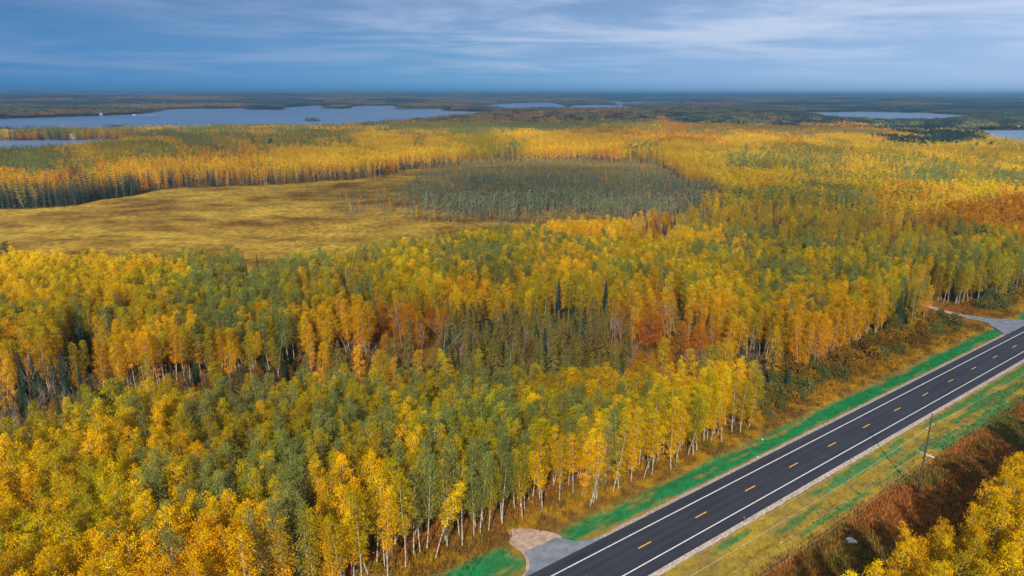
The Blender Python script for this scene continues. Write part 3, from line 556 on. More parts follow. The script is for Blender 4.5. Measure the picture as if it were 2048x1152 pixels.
# ------------------------------------------------------------------ tree survey: scatter positions
def scatter(x0, x1, y0, y1, sp):
    X, Y = np.meshgrid(np.arange(x0, x1, sp), np.arange(y0, y1, sp)); X = X.ravel(); Y = Y.ravel()
    X = X + rng.uniform(-.46, .46, len(X)) * sp; Y = Y + rng.uniform(-.46, .46, len(Y)) * sp; return X, Y
def woods(X, Y, sp):
    """class letter of the tree that stands at each spot ('' for none)"""
    s, w_ = sw(X, Y); bx, by = proj(X, Y, 0.0)
    cls = pickclass(X, Y, 12.0).astype('<U1')
    wob = 5 * (vnoise(s / 7, 0 * s + 3) - 0.5)
    left_edge = np.where(s < -10, -15.0, np.where(s < 98, -27.0, -24.0)) + wob
    left_edge = np.where((s < -86), -18.0 + wob * .3, left_edge)
    keep = (w_ < left_edge) | (w_ > 34.6 + 0.4 * wob)
    keep &= ~((s > -30) & (s < -8) & (w_ > -21) & (w_ < 0)) 
    keep &= ~((s > 84) & (s < 116) & (w_ > -40) & (w_ < 0))
    md = in_meadow(X, Y); bg_ = inpoly(bx, by, BOG); st = inpoly(bx, by, STRIP) & (w_ < -14)
    keep &= ~md & ~bg_
    d = np.hypot(X, Y); ok = rng.random(len(X))
    # the open strip between the two woods: low mixed growth
    cl2 = np.where(np.isin(cls, list('BCDKRO')), cls, np.where(ok < 0.22, 'B', np.where(ok < 0.70, 'K', np.where(ok < .85, 'C', cls))))
    cls = np.where(st & (by < 935), cl2, cls)
    cls = np.where(st & (by >= 935), np.where(ok < 0.7, 'B', 'K'), cls)
    r = rng.random(len(X))
    dz = inpoly(bx, by, CEDARS) & (w_ < -14)
    cls = np.where(dz, np.where(ok < .62, 'D', np.where(ok < .76, 'C', np.where(ok < .90, 'B', 'K'))), cls)
    kz = inpoly(bx + 40 * (vnoise(X / 15, Y / 15) - .5), by, RUSTY); cls = np.where(kz & (ok < .86), np.where(ok < .52, 'K', np.where(ok < .66, 'B', np.where(ok < .74, 'C', 'L'))), cls)
    oz = inpoly(bx + 30 * (vnoise(X / 12, Y / 12) - .5), by, ORANGE); cls = np.where(oz & (ok < .9), 'O', cls)
    far_m = ~md & in_meadow(X, Y - np.where(bx < 265, 46.0, 17.0)) & (Y > 420) & (bx < 1000)
    cls = np.where(far_m & (bx < 265), np.where(r < .93, 'C', 'L'), np.where(far_m & (r < .72), np.where(r < .48, 'C', np.where(r < .62, 'K', 'B')), cls))
    keep &= ~(np.isin(cls, list('B')) & (r < 0.10)) & ~(np.isin(cls, list('D')) & (r < 0.68)) & ~(np.isin(cls, list('CO')) & (r < 0.30) & ~far_m)
    keep &= ~inlake(X, Y)
    keep &= ~(st & (r < .42) & ~dz)
    # right-hand stand is all gold
    cls = np.where(w_ > 25, np.where(r < 0.62, 'Y', np.where(r < 0.82, 'G', 'L')), cls)
    return np.where(keep, cls, ''), st
TREES = dict(X=[], Y=[], c=[], h=[], lod=[], tint=[], sx=[])
def put(X, Y, c, h, lod, tint=None, sx=None):
    n = len(X); TREES['X'].append(X); TREES['Y'].append(Y); TREES['c'].append(c); TREES['h'].append(h); TREES['lod'].append(np.full(n, lod))
    if tint is None:
        tint = np.array([TINT[k] for k in c], float).reshape(-1, 3); sc_ = 9.0
        dd_ = np.hypot(X, Y); s2_ = np.clip(dd_ / 14, 12, 60); f = 0.70 + 0.30 * vnoise(X / sc_ + 5, Y / sc_) + 0.34 * (fbm(X / s2_ + 70, Y / s2_ + 3, 2) - .2) + rng.uniform(-.09, .09, n); hue = (vnoise(X / 14 + 80, Y / 14) - 0.5) * 0.24 + rng.uniform(-.08, .08, n)
        tint = tint * f[:, None] * np.stack([1 - hue * 0.4, 1 + hue * 0.6, np.ones(n)], -1)
    TREES['tint'].append(tint); TREES['sx'].append(rng.uniform(0.88, 1.15, n) if sx is None else sx)
def heights(c, X, Y):
    lo = np.array([HR[k][0] for k in c]); hi = np.array([HR[k][1] for k in c]); n = len(c)
    return lo + (hi - lo) * np.clip(1.5 * (0.62 * fbm(X / 26 + 11, Y / 26, 2) + 0.38 * rng.random(n) - .5) + .5, -.15, 1.15)
def frame(X, Y, m=18):
    return (np.abs(X) < 0.78 * (Y * 0.962 + 22) + m)
def add_band(r0, r1, sp, lod):
    X, Y = scatter(-0.8 * r1 - 40, 0.8 * r1 + 40, 60, r1, sp); d = np.hypot(X, Y); k = (d >= r0) & (d < r1) & (Y > 66) & frame(X, Y); X, Y = X[k], Y[k]
    c, st = woods(X, Y, sp); k = c != ''; X, Y, c = X[k], Y[k], c[k]; h = heights(c, X, Y); h = np.where((c == 'C') & (X < -170) & (Y > 400), h * 1.3, h); h = np.where((c == 'O') & (X > 180), h * 1.25, h); h = np.where(st[k] & np.isin(c, list('KCB')), h * .72, h); h = np.where(sw(X, Y)[1] > 25, h * .92, h); put(X, Y, c, h, lod)
add_band(0, 300, 2.65, 0); add_band(300, 430, 2.95, 0); add_band(430, 620, 3.3, 1); add_band(620, 1500, 4.3, 1)
# trees right of the frame whose shade falls across the brush
X, Y = scatter(100, 240, 60, 230, 3.4); s, w_ = sw(X, Y); k = (w_ > 33) & (w_ < 44) & ~frame(X, Y) & (s < 110); X, Y = X[k], Y[k]
c = np.where(rng.random(len(X)) < .6, 'Y', 'L'); put(X, Y, c, heights(c, X, Y), 0)
# bog spruce stand
X, Y = scatter(-240, 220, 380, 900, 2.3); bx, by = proj(X, Y, 0.0); nn_ = fbm(X / 30, Y / 30, 3); edge = inpoly(bx + 190 * (fbm(X / 28, Y / 28, 3) - .5) + 26 * rng.normal(size=len(X)), by + 8 * rng.normal(size=len(X)) + 44 * (fbm(X / 24 + 7, Y / 24, 3) - .5), BOG)
k = edge & (rng.random(len(X)) < (0.22 + 0.68 * sst(0.38, 0.60, nn_)) * (0.75 + 0.25 * sst(680, 1000, bx))); X, Y, bx, by = X[k], Y[k], bx[k], by[k]
r = rng.random(len(X)); c = np.where(r < 0.90, 'T', np.where(r < 0.93, 'G', 'B')); h = heights(c, X, Y); h = np.where(c == 'T', h * (0.75 + 0.5 * sst(330, 430, by)) * rng.uniform(.45, 1.15, len(X)) * (.50 + .50 * sst(620, 900, bx)), h * 0.6)
hb = 1 - sst(335, 368, by); tt = np.array([TINT['T']]) * np.stack([1 + 1.1 * hb, 1 + 0.65 * hb, 1 + .1 * hb], -1)  # sunlit tan of the far rows is put into their tint
tt = np.where((c == 'G')[:, None], np.array([[0.5, 0.27, 0.02]]), tt) * rng.uniform(0.75, 1.25, (len(X), 1)); put(X, Y, c, h, 1, tt)
# low wood: willow shrubs by the road, thicket and shrubs in the strip and over the meadow
X, Y = scatter(0, 260, 60, 300, 2.3); s, w_ = sw(X, Y); r = rng.random(len(X))
zone = ((s > -26) & (s < 92) & (w_ > -29) & (w_ < -16.0 + 3 * (vnoise(s / 8, s * 0) - .5))) | ((s > 118) & (s < 260) & (w_ > -26) & (w_ < -17)) | ((s > -100) & (s < -28) & (w_ > -19) & (w_ < -15.5) & (r < .25))
zone |= (w_ > 20) & (w_ < 34) & (s > -110) & (s < 80) & (r < 0.16)
dn = sst(-16, -21, w_); k = zone & ((rng.random(len(X)) < 0.30 + 0.6 * dn) | (w_ > 0)); X, Y, w_, s = X[k], Y[k], w_[k], s[k]; r = rng.random(len(X))
tt = np.where((vnoise(X / 8, Y / 8) < 0.55)[:, None], np.array([TINT['W']]), np.where((r < .5)[:, None], np.array([[0.22, 0.13, 0.025]]), np.array([[0.34, 0.19, 0.02]]))) * rng.uniform(.8, 1.2, (len(X), 1))
tt = np.where((w_ > 0)[:, None], np.where((r < .5)[:, None], np.array([[0.22, 0.085, 0.028]]), np.array([[0.20, 0.15, 0.04]])), tt)
put(X, Y, np.full(len(X), 'W'), np.where(w_ > 0, rng.uniform(0.7, 1.5, len(X)), rng.uniform(1.7, 4.6, len(X)) * (0.6 + 0.5 * dn[k])), 0, tt)
X, Y = scatter(-260, 180, 110, 310, 3.0); bx, by = proj(X, Y, 0.0); k = inpoly(bx, by, STRIP) & (sw(X, Y)[1] < -20); X, Y = X[k], Y[k]; r = rng.random(len(X))
tt = np.where((r < .4)[:, None], np.array([[0.24, 0.11, 0.02]]), np.where((r < .8)[:, None], np.array([[0.20, 0.15, 0.03]]), np.array([[0.33, 0.07, 0.02]])))
put(X, Y, np.full(len(X), 'W'), rng.uniform(1.2, 3.2, len(X)), 0, tt)
X, Y = scatter(-560, 240, 240, 900, 4.0); bx, by = proj(X, Y, 0.0); r = rng.random(len(X)); k = in_meadow(X, Y) & (r < 0.02 + 0.85 * sst(.4, .6, fbm(X / 30, Y / 30, 3)) * inpoly(bx, by, [(560, 440), (700, 400), (1440, 425), (1440, 480), (1000, 540), (700, 560), (560, 500)])); X, Y = X[k], Y[k]; r = r[k]
put(X, Y, np.full(len(X), 'W'), rng.uniform(0.35, 0.95, len(X)), 1, np.where((rng.random(len(X)) < .7)[:, None], np.array([[0.36, 0.19, 0.022]]), np.array([[0.30, 0.23, 0.05]])))
# underwood along the front of the stands
X, Y = scatter(-200, 220, 70, 300, 4.2); s, w_ = sw(X, Y); c, st = woods(X, Y, 4); k = (c != '') & (rng.random(len(X)) < .8) & frame(X, Y); X, Y = X[k], Y[k]; r = rng.random(len(X))
put(X, Y, np.full(len(X), 'W'), rng.uniform(0.9, 2.6, len(X)), 0, np.where((r < .45)[:, None], np.array([[0.36, 0.15, 0.015]]), np.where((r < .6)[:, None], np.array([[0.42, 0.07, 0.015]]), np.array([[0.30, 0.20, 0.02]]))))
T_ = {k: np.concatenate(v) for k, v in TREES.items()}
for P in PAVED:
    k = ~inpoly(T_['X'], T_['Y'], P); T_ = {a: b_[k] for a, b_ in T_.items()}

# landmark trees, one by one: (px, base_or_top py, 'top'/'base', class, height, width, tint, label)
SPECIAL = [
 (1298, 622, 'O', 13.5, 1.3, (0.52, 0.165, 0.018), 'rust red round maple among dark cedars and bare trees'),
 (1352, 583, 'R', 9.0, 1.1, (0.50, 0.12, 0.02), 'brick red maple crown behind the dark cedars'),
 (255, 617, 'R', 9.5, 0.9, (0.62, 0.15, 0.02), 'small bright orange maple in the yellow wood on the near side of the meadow'),
 (865, 598, 'O', 12.5, 1.1, (0.52, 0.20, 0.012), 'round orange gold maple above the bare trees'),
 (760, 608, 'O', 12.5, 1.25, (0.50, 0.19, 0.012), 'broad burnt orange maple left of its round golden twin'),
 (675, 655, 'R', 6.5, 0.7, (0.50, 0.14, 0.06), 'salmon pink young maple beside white stems'),
 (1095, 575, 'R', 8.5, 0.8, (0.65, 0.16, 0.01), 'orange red maple tucked beside the tallest cedar'),
 (685, 548, 'C', 15.5, 1.1, (0.02, 0.06, 0.055), 'tall blue green spruce beside a rank of white trunks'),
 (1118, 558, 'C', 15.5, 0.9, (0.02, 0.055, 0.05), 'tall pointed spruce at the back of the cedar stand'),
 (1152, 562, 'C', 14.5, 0.8, (0.022, 0.055, 0.05), 'second pointed spruce at the back of the cedar stand'),
 (1213, 560, 'C', 13.5, 0.9, (0.022, 0.055, 0.05), 'blunt dark spruce at the right end of the cedar stand'),
 (512, 505, 'C', 10.0, 0.7, (0.03, 0.05, 0.03), 'slim dark spruce alone at the notch in the meadow edge'),
 (490, 518, 'C', 7.5, 0.8, (0.03, 0.05, 0.03), 'shorter dark spruce beside the slim one at the meadow notch'),
 (8, 480, 'P', 15.0, 0.8, (0.03, 0.05, 0.04), 'dark ragged pine at the left end of the yellow wood'),
 (1550, 690, 'C', 14.0, 0.55, (0.05, 0.075, 0.04), 'narrow dark spruce at the right end of the front grove'),
 (1580, 722, 'C', 8.0, 0.8, (0.025, 0.065, 0.05), 'small blue green spruce in the shrubs behind the front grove'),
 (138, 672, 'C', 9.5, 0.8, (0.022, 0.06, 0.05), 'blue green spruce between pale birch trunks'),
 (186, 652, 'C', 11.5, 1.05, (0.022, 0.06, 0.05), 'bushy blue green spruce above the golden aspens'),
 (335, 766, 'C', 6.0, 0.8, (0.022, 0.075, 0.06), 'small teal spruce in the gap of the left wood'),
 (412, 752, 'C', 8.5, 0.5, (0.022, 0.07, 0.06), 'thin teal spruce in the gap of the left wood'),
 (886, 645, 'B', 12.5, 1.3, (1, 1, 1), 'pale leafless tree with wide forked limbs before the cedars'),
 (800, 612, 'B', 13.5, 0.8, (1, 1, 1), 'tall thin leafless snag standing before the maples'),
 (742, 685, 'B', 8.0, 1.3, (1, 1, 1), 'leaning leafless tree with drooping side twigs'),
 (842, 655, 'B', 9.0, 1.0, (1, 1, 1), 'short leafless tree with a forked top'),
 (1232, 630, 'B', 12.0, 1.0, (1, 1, 1), 'leafless grey tree left of the rust red maple'),
 (1345, 615, 'B', 13.0, 1.1, (1, 1, 1), 'leafless grey tree right of the rust red maple'),
 (1300, 366, 'G', 17.0, 1.0, (0.66, 0.36, 0.012), 'golden tamarack standing over the dark bog spruces'),
 (505, 275, 'P', 19, 1.0, (0.022, 0.045, 0.04), 'left pine of the dark pair rising over the gold wood'),
 (540, 277, 'P', 19, 1.3, (0.022, 0.045, 0.04), 'right broader pine of the dark pair rising over the gold wood'),
 (1077, 276, 'P', 12, 1.2, (0.03, 0.05, 0.045), 'left rounded dark pine beside the pale thicket'),
 (1104, 276, 'P', 12, 1.2, (0.03, 0.05, 0.045), 'right rounded dark pine beside the pale thicket'),
 (1323, 281, 'P', 12, 1.3, (0.03, 0.05, 0.045), 'lone dark pine above the sunlit yellow band'),
 (1780, 358, 'P', 13, 1.0, (0.035, 0.055, 0.04), 'dark round pine among yellow aspens beside a red bare maple'),
 (1836, 300, 'P', 14, 1.1, (0.035, 0.055, 0.04), 'dark pine poking above the bright right-hand wood'),
]
for k, x in enumerate(range(1785, 1905, 12)):
    SPECIAL.append((x, 254 + (k * 7 % 5), 'P', 17, 1.2, (0.022, 0.045, 0.045), None))

def top_to_ground(x, y, h): return gp(x, y, h)
NV0 = {k: len(v['l0']) for k, v in SHAPES.items()}; NV1 = {k: len(v['l1']) for k, v in SHAPES.items()}
sp_objs = []
PART_CROWN = {'spruce': 'foliage', 'cedar': 'foliage', 'pine': 'foliage'}
def make_tree(code, X, Y, h, sx, tint, vi, lod=0, name=None, rot=None, z=0.0, lean=0.0):
    sh = SH_OF[code]; S = SHAPES[sh]['l0' if lod == 0 else 'l1']; S = S[vi % len(S)]
    e = bpy.data.objects.new(name or NAME[code], None); link(e); e.empty_display_size = 0.5
    k = h / HT[sh]; e.location = (X, Y, z); e.rotation_euler = (lean, 0, R_.uniform(0, 6.28) if rot is None else rot); e.scale = (k * sx, k * sx, k)
    if sh in ('aspen',): e.scale = (sx * (0.6 + 0.4 * k), sx * (0.6 + 0.4 * k), k)
    t = mobj('stems' if sh == 'shrub' else 'trunk', S['trunk'], e)
    if S['crown']: c = mobj('crown', S['crown'], e); c['tint'] = [float(q) for q in tint]
    return e
clear = []
for (px, py, code, h, wd, tint, lab) in SPECIAL:
    p = gp(px, py, h); clear.append((p[0], p[1], 2.6 * wd if code != 'P' else 3.0, h))
cl = np.array(clear)
keep = np.ones(len(T_['X']), bool)
for (cx_, cy_, r_, h_) in cl:
    d = np.hypot(T_['X'] - cx_, T_['Y'] - cy_); keep &= d > r_
    # the photograph shows these from top to mid height: thin what stands directly before them
    dist = math.hypot(cx_, cy_); ux, uy = cx_ / dist, cy_ / dist; al = (T_['X'] * ux + T_['Y'] * uy); ac = np.abs(T_['X'] * uy - T_['Y'] * ux)
    if dist < 330: keep &= ~((al < dist) & (al > dist - 20) & (ac < r_ * 1.1) & (T_['h'] > 0.42 * h_))
T_ = {a: b_[keep] for a, b_ in T_.items()}

# ------------------------------------------------------------------ split into individuals and the rest
px, py = proj(T_['X'], T_['Y'], T_['h'] * 0.8); dist = np.hypot(T_['X'], T_['Y'])
size = T_['h'] / dist * np.where((px > 4) & (px < 2044) & (py > 10) & (py < 1148), 1, 0)
size = size * (T_['h'] > 1.5)
ind = np.zeros(len(px), bool)
LIM = {'Y': 290, 'G': 290, 'L': 290, 'S': 250, 'O': 40, 'R': 16, 'C': 70, 'D': 60, 'B': 90, 'K': 50, 'T': 0, 'W': 60, 'P': 0}
road_w = sw(T_['X'], T_['Y'])
for c_, lim in LIM.items():
    q = (T_['c'] == c_) & (size > 0) & (T_['lod'] == 0)
    if c_ == 'W': q &= (road_w[1] > -27) & (road_w[1] < -14) & (road_w[0] > -30) & (road_w[0] < 90) & (T_['h'] > 2.6)
    idx = np.nonzero(q)[0]; idx = idx[np.argsort(-size[idx])][:lim]; ind[idx] = True
LM = [('gravel turnout', *g2.mean(0)), ('side road', *rd(100, -14)), ('power pole', 80.3, 118.7), ('rust maple', *gp(1298, 622, 12)), ('forked bare tree', *gp(886, 645, 12)),
      ('meadow notch', *gp(515, 628)), ('bare thicket', *gp(60, 880)), ('blue spruce', *gp(685, 548, 15)), ('highway', *rd(-40, -6)), ('highway', *rd(20, -6)), ('small orange maple', *gp(255, 617, 9))]
LMX = np.array([l[1:] for l in LM])
KW = {'Y': 'aspen', 'G': 'aspen', 'L': 'aspen', 'S': 'aspen', 'O': 'maple', 'R': 'maple', 'C': 'spruce', 'D': 'cedar', 'B': 'leafless tree', 'K': 'thicket tree', 'W': 'willow shrub'}
TONE = {'Y': ('lemon yellow', 'bright yellow'), 'G': ('deep gold', 'orange gold'), 'L': ('olive yellow', 'lime tinged'), 'S': ('sage green', 'grey green'), 'O': ('orange', 'rusty orange'), 'R': ('red', 'dull red'),
        'C': ('blue green', 'dark green'), 'D': ('brown green', 'dusky green'), 'B': ('grey', 'pale grey'), 'K': ('rust brown', 'olive brown'), 'W': ('sage green', 'rust brown')}
NEARW = {'Y': 'a yellow aspen', 'G': 'a golden aspen', 'L': 'an olive aspen', 'S': 'a green aspen', 'O': 'an orange maple', 'R': 'a red maple', 'C': 'a spruce', 'D': 'a cedar', 'B': 'a bare tree', 'K': 'brown thicket', 'W': 'low shrubs', 'P': 'a pine', 'T': 'a bog spruce'}
GROUP = {'Y': 'yellow aspens of the near woods', 'G': 'golden aspens of the near woods', 'L': 'olive aspens of the near woods', 'S': 'green aspens of the near woods', 'O': 'orange maples in the woods', 'R': 'red maples in the woods', 'C': 'spruces in the gap between the woods', 'D': 'dusky cedars in the middle stand', 'B': 'leafless trees in the gap', 'K': 'rusty thicket trees', 'W': 'willow shrubs beside the verge'}
def spell(v):
    v = int(round(v)); one = 'zero one two three four five six seven eight nine ten eleven twelve thirteen fourteen fifteen sixteen seventeen eighteen nineteen'.split()
    ten = 'x x twenty thirty forty fifty sixty seventy eighty ninety'.split()
    if v < 20: return one[v]
    if v < 100: return ten[v // 10] + ('-' + one[v % 10] if v % 10 else '')
    return 'hundred' + ('-' + spell(v % 100) if v % 100 else '') if v < 200 else 'two-hundred' + ('-' + spell(v % 100) if v % 100 else '')
ids = np.nonzero(ind)[0]; used = {}
hm = {c_: np.median(T_['h'][ids][T_['c'][ids] == c_]) if (T_['c'][ids] == c_).any() else 0 for c_ in LIM}
tall = T_['h'] > 3
TX = T_['X'][tall]; TY = T_['Y'][tall]; TC = T_['c'][tall]
for i in ids:
    x, y, c_, h, sx = T_['X'][i], T_['Y'][i], T_['c'][i], T_['h'][i], T_['sx'][i]; vi = R_.randrange(12)
    e = make_tree(c_, x, y, h, sx, T_['tint'][i], vi, lean=R_.gauss(0, 0.02))
    tn = T_['tint'][i]; alt = tn[1] / tn[0] < TINT[c_][1] / TINT[c_][0]
    tone = TONE[c_][1 if alt else 0]
    if c_ == 'W': tone = 'rust brown' if tn[0] > tn[1] * 1.05 else 'sage green'
    d = np.hypot(LMX[:, 0] - x, LMX[:, 1] - y); k = int(np.argmin(d)); dx, dy = x - LMX[k, 0], y - LMX[k, 1]
    rel = ('behind' if dy > 0 else 'in front of') if abs(dy) > abs(dx) else ('right of' if dx > 0 else 'left of')
    dn_ = np.hypot(TX - x, TY - y); dn_[dn_ < 0.05] = 99; nb1 = TC[int(np.argmin(dn_))]
    form = ('tall ' if h > hm[c_] * 1.04 else 'short ' if h < hm[c_] * 0.95 else '') + ('slender ' if sx < 0.96 else 'broad ' if sx > 1.07 else '')
    o2 = [q for q in np.argsort(d) if LM[q][0] != LM[k][0]]; k2 = o2[0]; rel = rel.replace('in front of', 'before')
    for k2 in o2:
        lab = f"{form}{tone} {KW[c_]} {spell(d[k])} m {rel} {LM[k][0]}, {spell(d[k2])} m from {LM[k2][0]}"
        for a_, b_ in (('thicket tree', 'thicket'), ('slender ', ''), ('broad ', ''), ('pale ', ''), ('dull ', ''), ('small ', '')):
            if len(lab.split()) > 16: lab = lab.replace(a_, b_)
        if len(lab.split()) <= 13: lab += ', by ' + NEARW[nb1].split(' ', 1)[-1]
        if lab not in used: break
    used.setdefault(lab, []).append(e)
    tag(e, lab, 'shrub' if c_ == 'W' else 'tree', GROUP[c_])
j = 0
for (px_s, py_s, code, h, wd, tint, lab) in SPECIAL:
    p = gp(px_s, py_s, h); far = math.hypot(*p) > 330
    z = float(hill(np.array([p[0]]), np.array([p[1]]))[0])
    if z > 0.3: p = gp(px_s, py_s, h + z)
    e = make_tree(code, p[0], p[1], h, wd * (1.0 if code != 'P' else 1.15), tint, j, 1 if far and code not in 'P' else 0, z=z, name='tamarack_tree' if 'tamarack' in (lab or '') else None)
    tag(e, lab or f"dark pine {['first','second','third','fourth','fifth','sixth','seventh','eighth','ninth','tenth'][j - len(SPECIAL) + 10]} from the left in the dark row near the far right water", 'tree', 'landmark trees standing out of the woods'); j += 1

# ------------------------------------------------------------------ the rest: one instancing object per kind
def instancer(name, pts, rotz, scale, idx, tint, meshes, label):
    coll = bpy.data.collections.new('shapes_' + name)
    for k, me in enumerate(meshes):
        coll.objects.link(bpy.data.objects.new('%s_shape_%02d' % (name, k), me))
    me = bpy.data.meshes.new(name); me.vertices.add(len(pts)); me.vertices.foreach_set('co', np.asarray(pts, np.float32).ravel())
    for nm, ty, arr in (('rotz', 'FLOAT', rotz), ('vidx', 'INT', idx)):
        a = me.attributes.new(nm, ty, 'POINT'); a.data.foreach_set('value', np.ascontiguousarray(arr, np.int32 if ty == 'INT' else np.float32))
    a = me.attributes.new('scl', 'FLOAT_VECTOR', 'POINT'); a.data.foreach_set('vector', np.ascontiguousarray(scale, np.float32).ravel())
    a = me.attributes.new('tint', 'FLOAT_COLOR', 'POINT'); c4 = np.ones((len(pts), 4), np.float32); c4[:, :3] = tint; a.data.foreach_set('color', c4.ravel())
    o = mobj(name, me); ng = bpy.data.node_groups.new(name, 'GeometryNodeTree')
    ng.interface.new_socket('Geometry', in_out='INPUT', socket_type='NodeSocketGeometry'); ng.interface.new_socket('Geometry', in_out='OUTPUT', socket_type='NodeSocketGeometry')
    gi = ng.nodes.new('NodeGroupInput'); go = ng.nodes.new('NodeGroupOutput'); ip = ng.nodes.new('GeometryNodeInstanceOnPoints'); ci = ng.nodes.new('GeometryNodeCollectionInfo')
    ci.inputs[0].default_value = coll; ci.inputs[1].default_value = True; ci.inputs[2].default_value = True
    def att(n, ty):
        q = ng.nodes.new('GeometryNodeInputNamedAttribute'); q.data_type = ty; q.inputs[0].default_value = n; return q
    ng.links.new(gi.outputs[0], ip.inputs['Points']); ng.links.new(ci.outputs[0], ip.inputs['Instance']); ip.inputs['Pick Instance'].default_value = True
    a1 = att('vidx', 'INT'); ng.links.new(a1.outputs[0], ip.inputs['Instance Index'])
    a2 = att('rotz', 'FLOAT'); cx_ = ng.nodes.new('ShaderNodeCombineXYZ'); ng.links.new(a2.outputs[0], cx_.inputs[2]); ng.links.new(cx_.outputs[0], ip.inputs['Rotation'])
    a3 = att('scl', 'FLOAT_VECTOR'); ng.links.new(a3.outputs[0], ip.inputs['Scale']); ng.links.new(ip.outputs[0], go.inputs[0])
    md = o.modifiers.new('scatter', 'NODES'); md.node_group = ng
    return tag(o, label, kind='stuff')
STUFFN = {'Y': ('yellow_aspen_woods', 'mass of bright yellow aspens filling the woods'), 'G': ('golden_aspen_woods', 'mass of golden orange aspens through the woods'), 'L': ('olive_aspen_woods', 'mass of olive yellow aspens through the woods'),
 'S': ('green_aspen_woods', 'mass of sage green aspens through the woods'), 'O': ('orange_maple_woods', 'scattered mass of orange maples in the woods'), 'R': ('red_maple_understory', 'scattered small red maples'), 'C': ('spruce_woods', 'dark spruces massed at the meadow edge and in gaps'),
 'D': ('cedar_woods', 'dusky cedars filling the middle stand'), 'B': ('bare_tree_thicket', 'leafless grey trees massed in the gaps'), 'K': ('rusty_thicket', 'rust brown low trees and thicket'), 'T': ('bog_spruce_stand', 'thin grey green bog spruces standing on the meadow'), 'W': ('shrub_undergrowth', 'low leafy shrubs and saplings under and beside the woods'), 'P': ('pine_woods', 'dark pines in the far woods')}
rest = ~ind
for c_ in STUFFN:
    q = rest & (T_['c'] == c_)
    if not q.any(): continue
    sh = SH_OF[c_]; X, Y, h, sx, lod, tint = (T_[k][q] for k in ('X', 'Y', 'h', 'sx', 'lod', 'tint')); n = len(X)
    Z = np.where(np.hypot(X, Y) > 650, hill(X, Y), 0.0); k = h / HT[sh]
    kx = sx * (0.6 + 0.4 * k) if sh == 'aspen' else sx * k
    kx = np.where(np.hypot(X, Y) > 620, kx * 1.12, kx)
    n0, n1 = NV0[sh], NV1[sh]; idx = np.where((lod == 0) & (n0 > 0), rng.integers(0, max(n0, 1), n), n0 + rng.integers(0, n1, n))
    instancer(STUFFN[c_][0], np.stack([X, Y, Z], -1), rng.uniform(0, 6.28, n), np.stack([kx, kx, k], -1), idx, tint, [v['joined'] for v in SHAPES[sh]['l0'] + SHAPES[sh]['l1']], STUFFN[c_][1])

# distant forest: patches of many small crowns
def patch_mesh(name, W, sp, nl, lsz):
    G = Geo(); xs = np.arange(-W / 2 + sp / 2, W / 2, sp); X, Y = np.meshgrid(xs, xs); X = X.ravel() + rng.uniform(-.45, .45, X.size) * sp; Y = Y.ravel() + rng.uniform(-.45, .45, Y.size) * sp; n = len(X)
    h = rng.uniform(11, 18, n); con = rng.random(n) < 0.12; h = np.where(con, h * 1.02, h)
    kind = np.array([(1, 1, 1), (1.15, .85, .8), (.55, .72, 1.6), (1.25, 1.2, 1.0)])[rng.choice(4, n, p=[.45, .2, .2, .15])]; kind = np.where(con[:, None], np.array([[0.12, .28, 2.0]]), kind) * rng.uniform(.75, 1.2, (n, 1))
    off = rng.normal(size=(n, nl, 3)) * np.array([sp * 0.36, sp * 0.36, 2.3]); P = np.stack([X, Y, h * 0.72], -1)[:, None] + off; P[..., 2] = np.minimum(P[..., 2], h[:, None])
    V, Fq = quads(P.reshape(-1, 3), lsz * rng.uniform(.7, 1.3, n * nl), flat=0.5)
    G.add(V, Fq, np.repeat(np.repeat(kind, nl, 0) * rng.uniform(.8, 1.2, (n * nl, 1)), 4, 0), 0)
    Vb = np.array([(-W / 2, -W / 2, 8), (W / 2, -W / 2, 8), (W / 2, W / 2, 8), (-W / 2, W / 2, 8)]); G.add(Vb, [(0, 1, 2, 3)], (0.35, 0.35, 0.5), 0)
    G.add([(X[0], Y[0], -1), (X[0] + .3, Y[0], -1), (X[0], Y[0], 9), (X[0] - .3, Y[0], 9)], [(0, 1, 2, 3)], (1, 1, 1), 0)
    return G.mesh(name, [M_leaf])
def far_band(name, r0, r1, W, meshes, label, sc_=1.0):
    X, Y = scatter(-0.82 * r1, 0.82 * r1, r0 * 0.7, r1, W); X = X + 0; d = np.hypot(X, Y); k = (d >= r0) & (d < r1) & frame(X, Y, 60); X, Y = X[k], Y[k]
    hw = W * 0.42; bad = np.zeros(len(X), bool)
    for a in (-hw, 0, hw):
        for b_ in (-hw, 0, hw): bad |= inlake(X + a, Y + b_)
    X, Y = X[~bad], Y[~bad]; Z = hill(X, Y) - 0.5; n = len(X)
    c = pickclass(X, Y, Z + 12); tint = np.array([TINT[q] for q in np.where(c == 'B', 'K', c)]) * rng.uniform(.8, 1.15, (n, 1))
    dd = np.hypot(X, Y); blend = sst(1500, 4200, dd)[:, None]; fn = fbm(X / 420, Y / 260, 4); farc = np.where((fn > .58)[:, None], np.array([[0.40, 0.22, 0.04]]), np.where((fn > .47)[:, None], np.array([[0.20, 0.20, 0.06]]), np.array([[0.05, 0.08, 0.045]])))
    tint = tint * (1 - blend * .75) + farc * blend * .75
    s = np.full((n, 3), 1.0) * np.array([sc_, sc_, 1.0]); s[:, 2] *= rng.uniform(.85, 1.15, n)
    instancer(name, np.stack([X, Y, Z], -1), rng.integers(0, 4, n) * math.pi / 2 + rng.uniform(-.2, .2, n), s, rng.integers(0, len(meshes), n), tint, meshes, label)
PM1 = [patch_mesh('wood_patch', 28, 4.6, 14, 1.7) for _ in range(6)]
PM2 = [patch_mesh('wood_patch_far', 62, 6.4, 8, 3.0) for _ in range(6)]
far_band('middle_distance_woods', 1500, 2900, 26, PM1, 'autumn woods stretching to the lake shores')
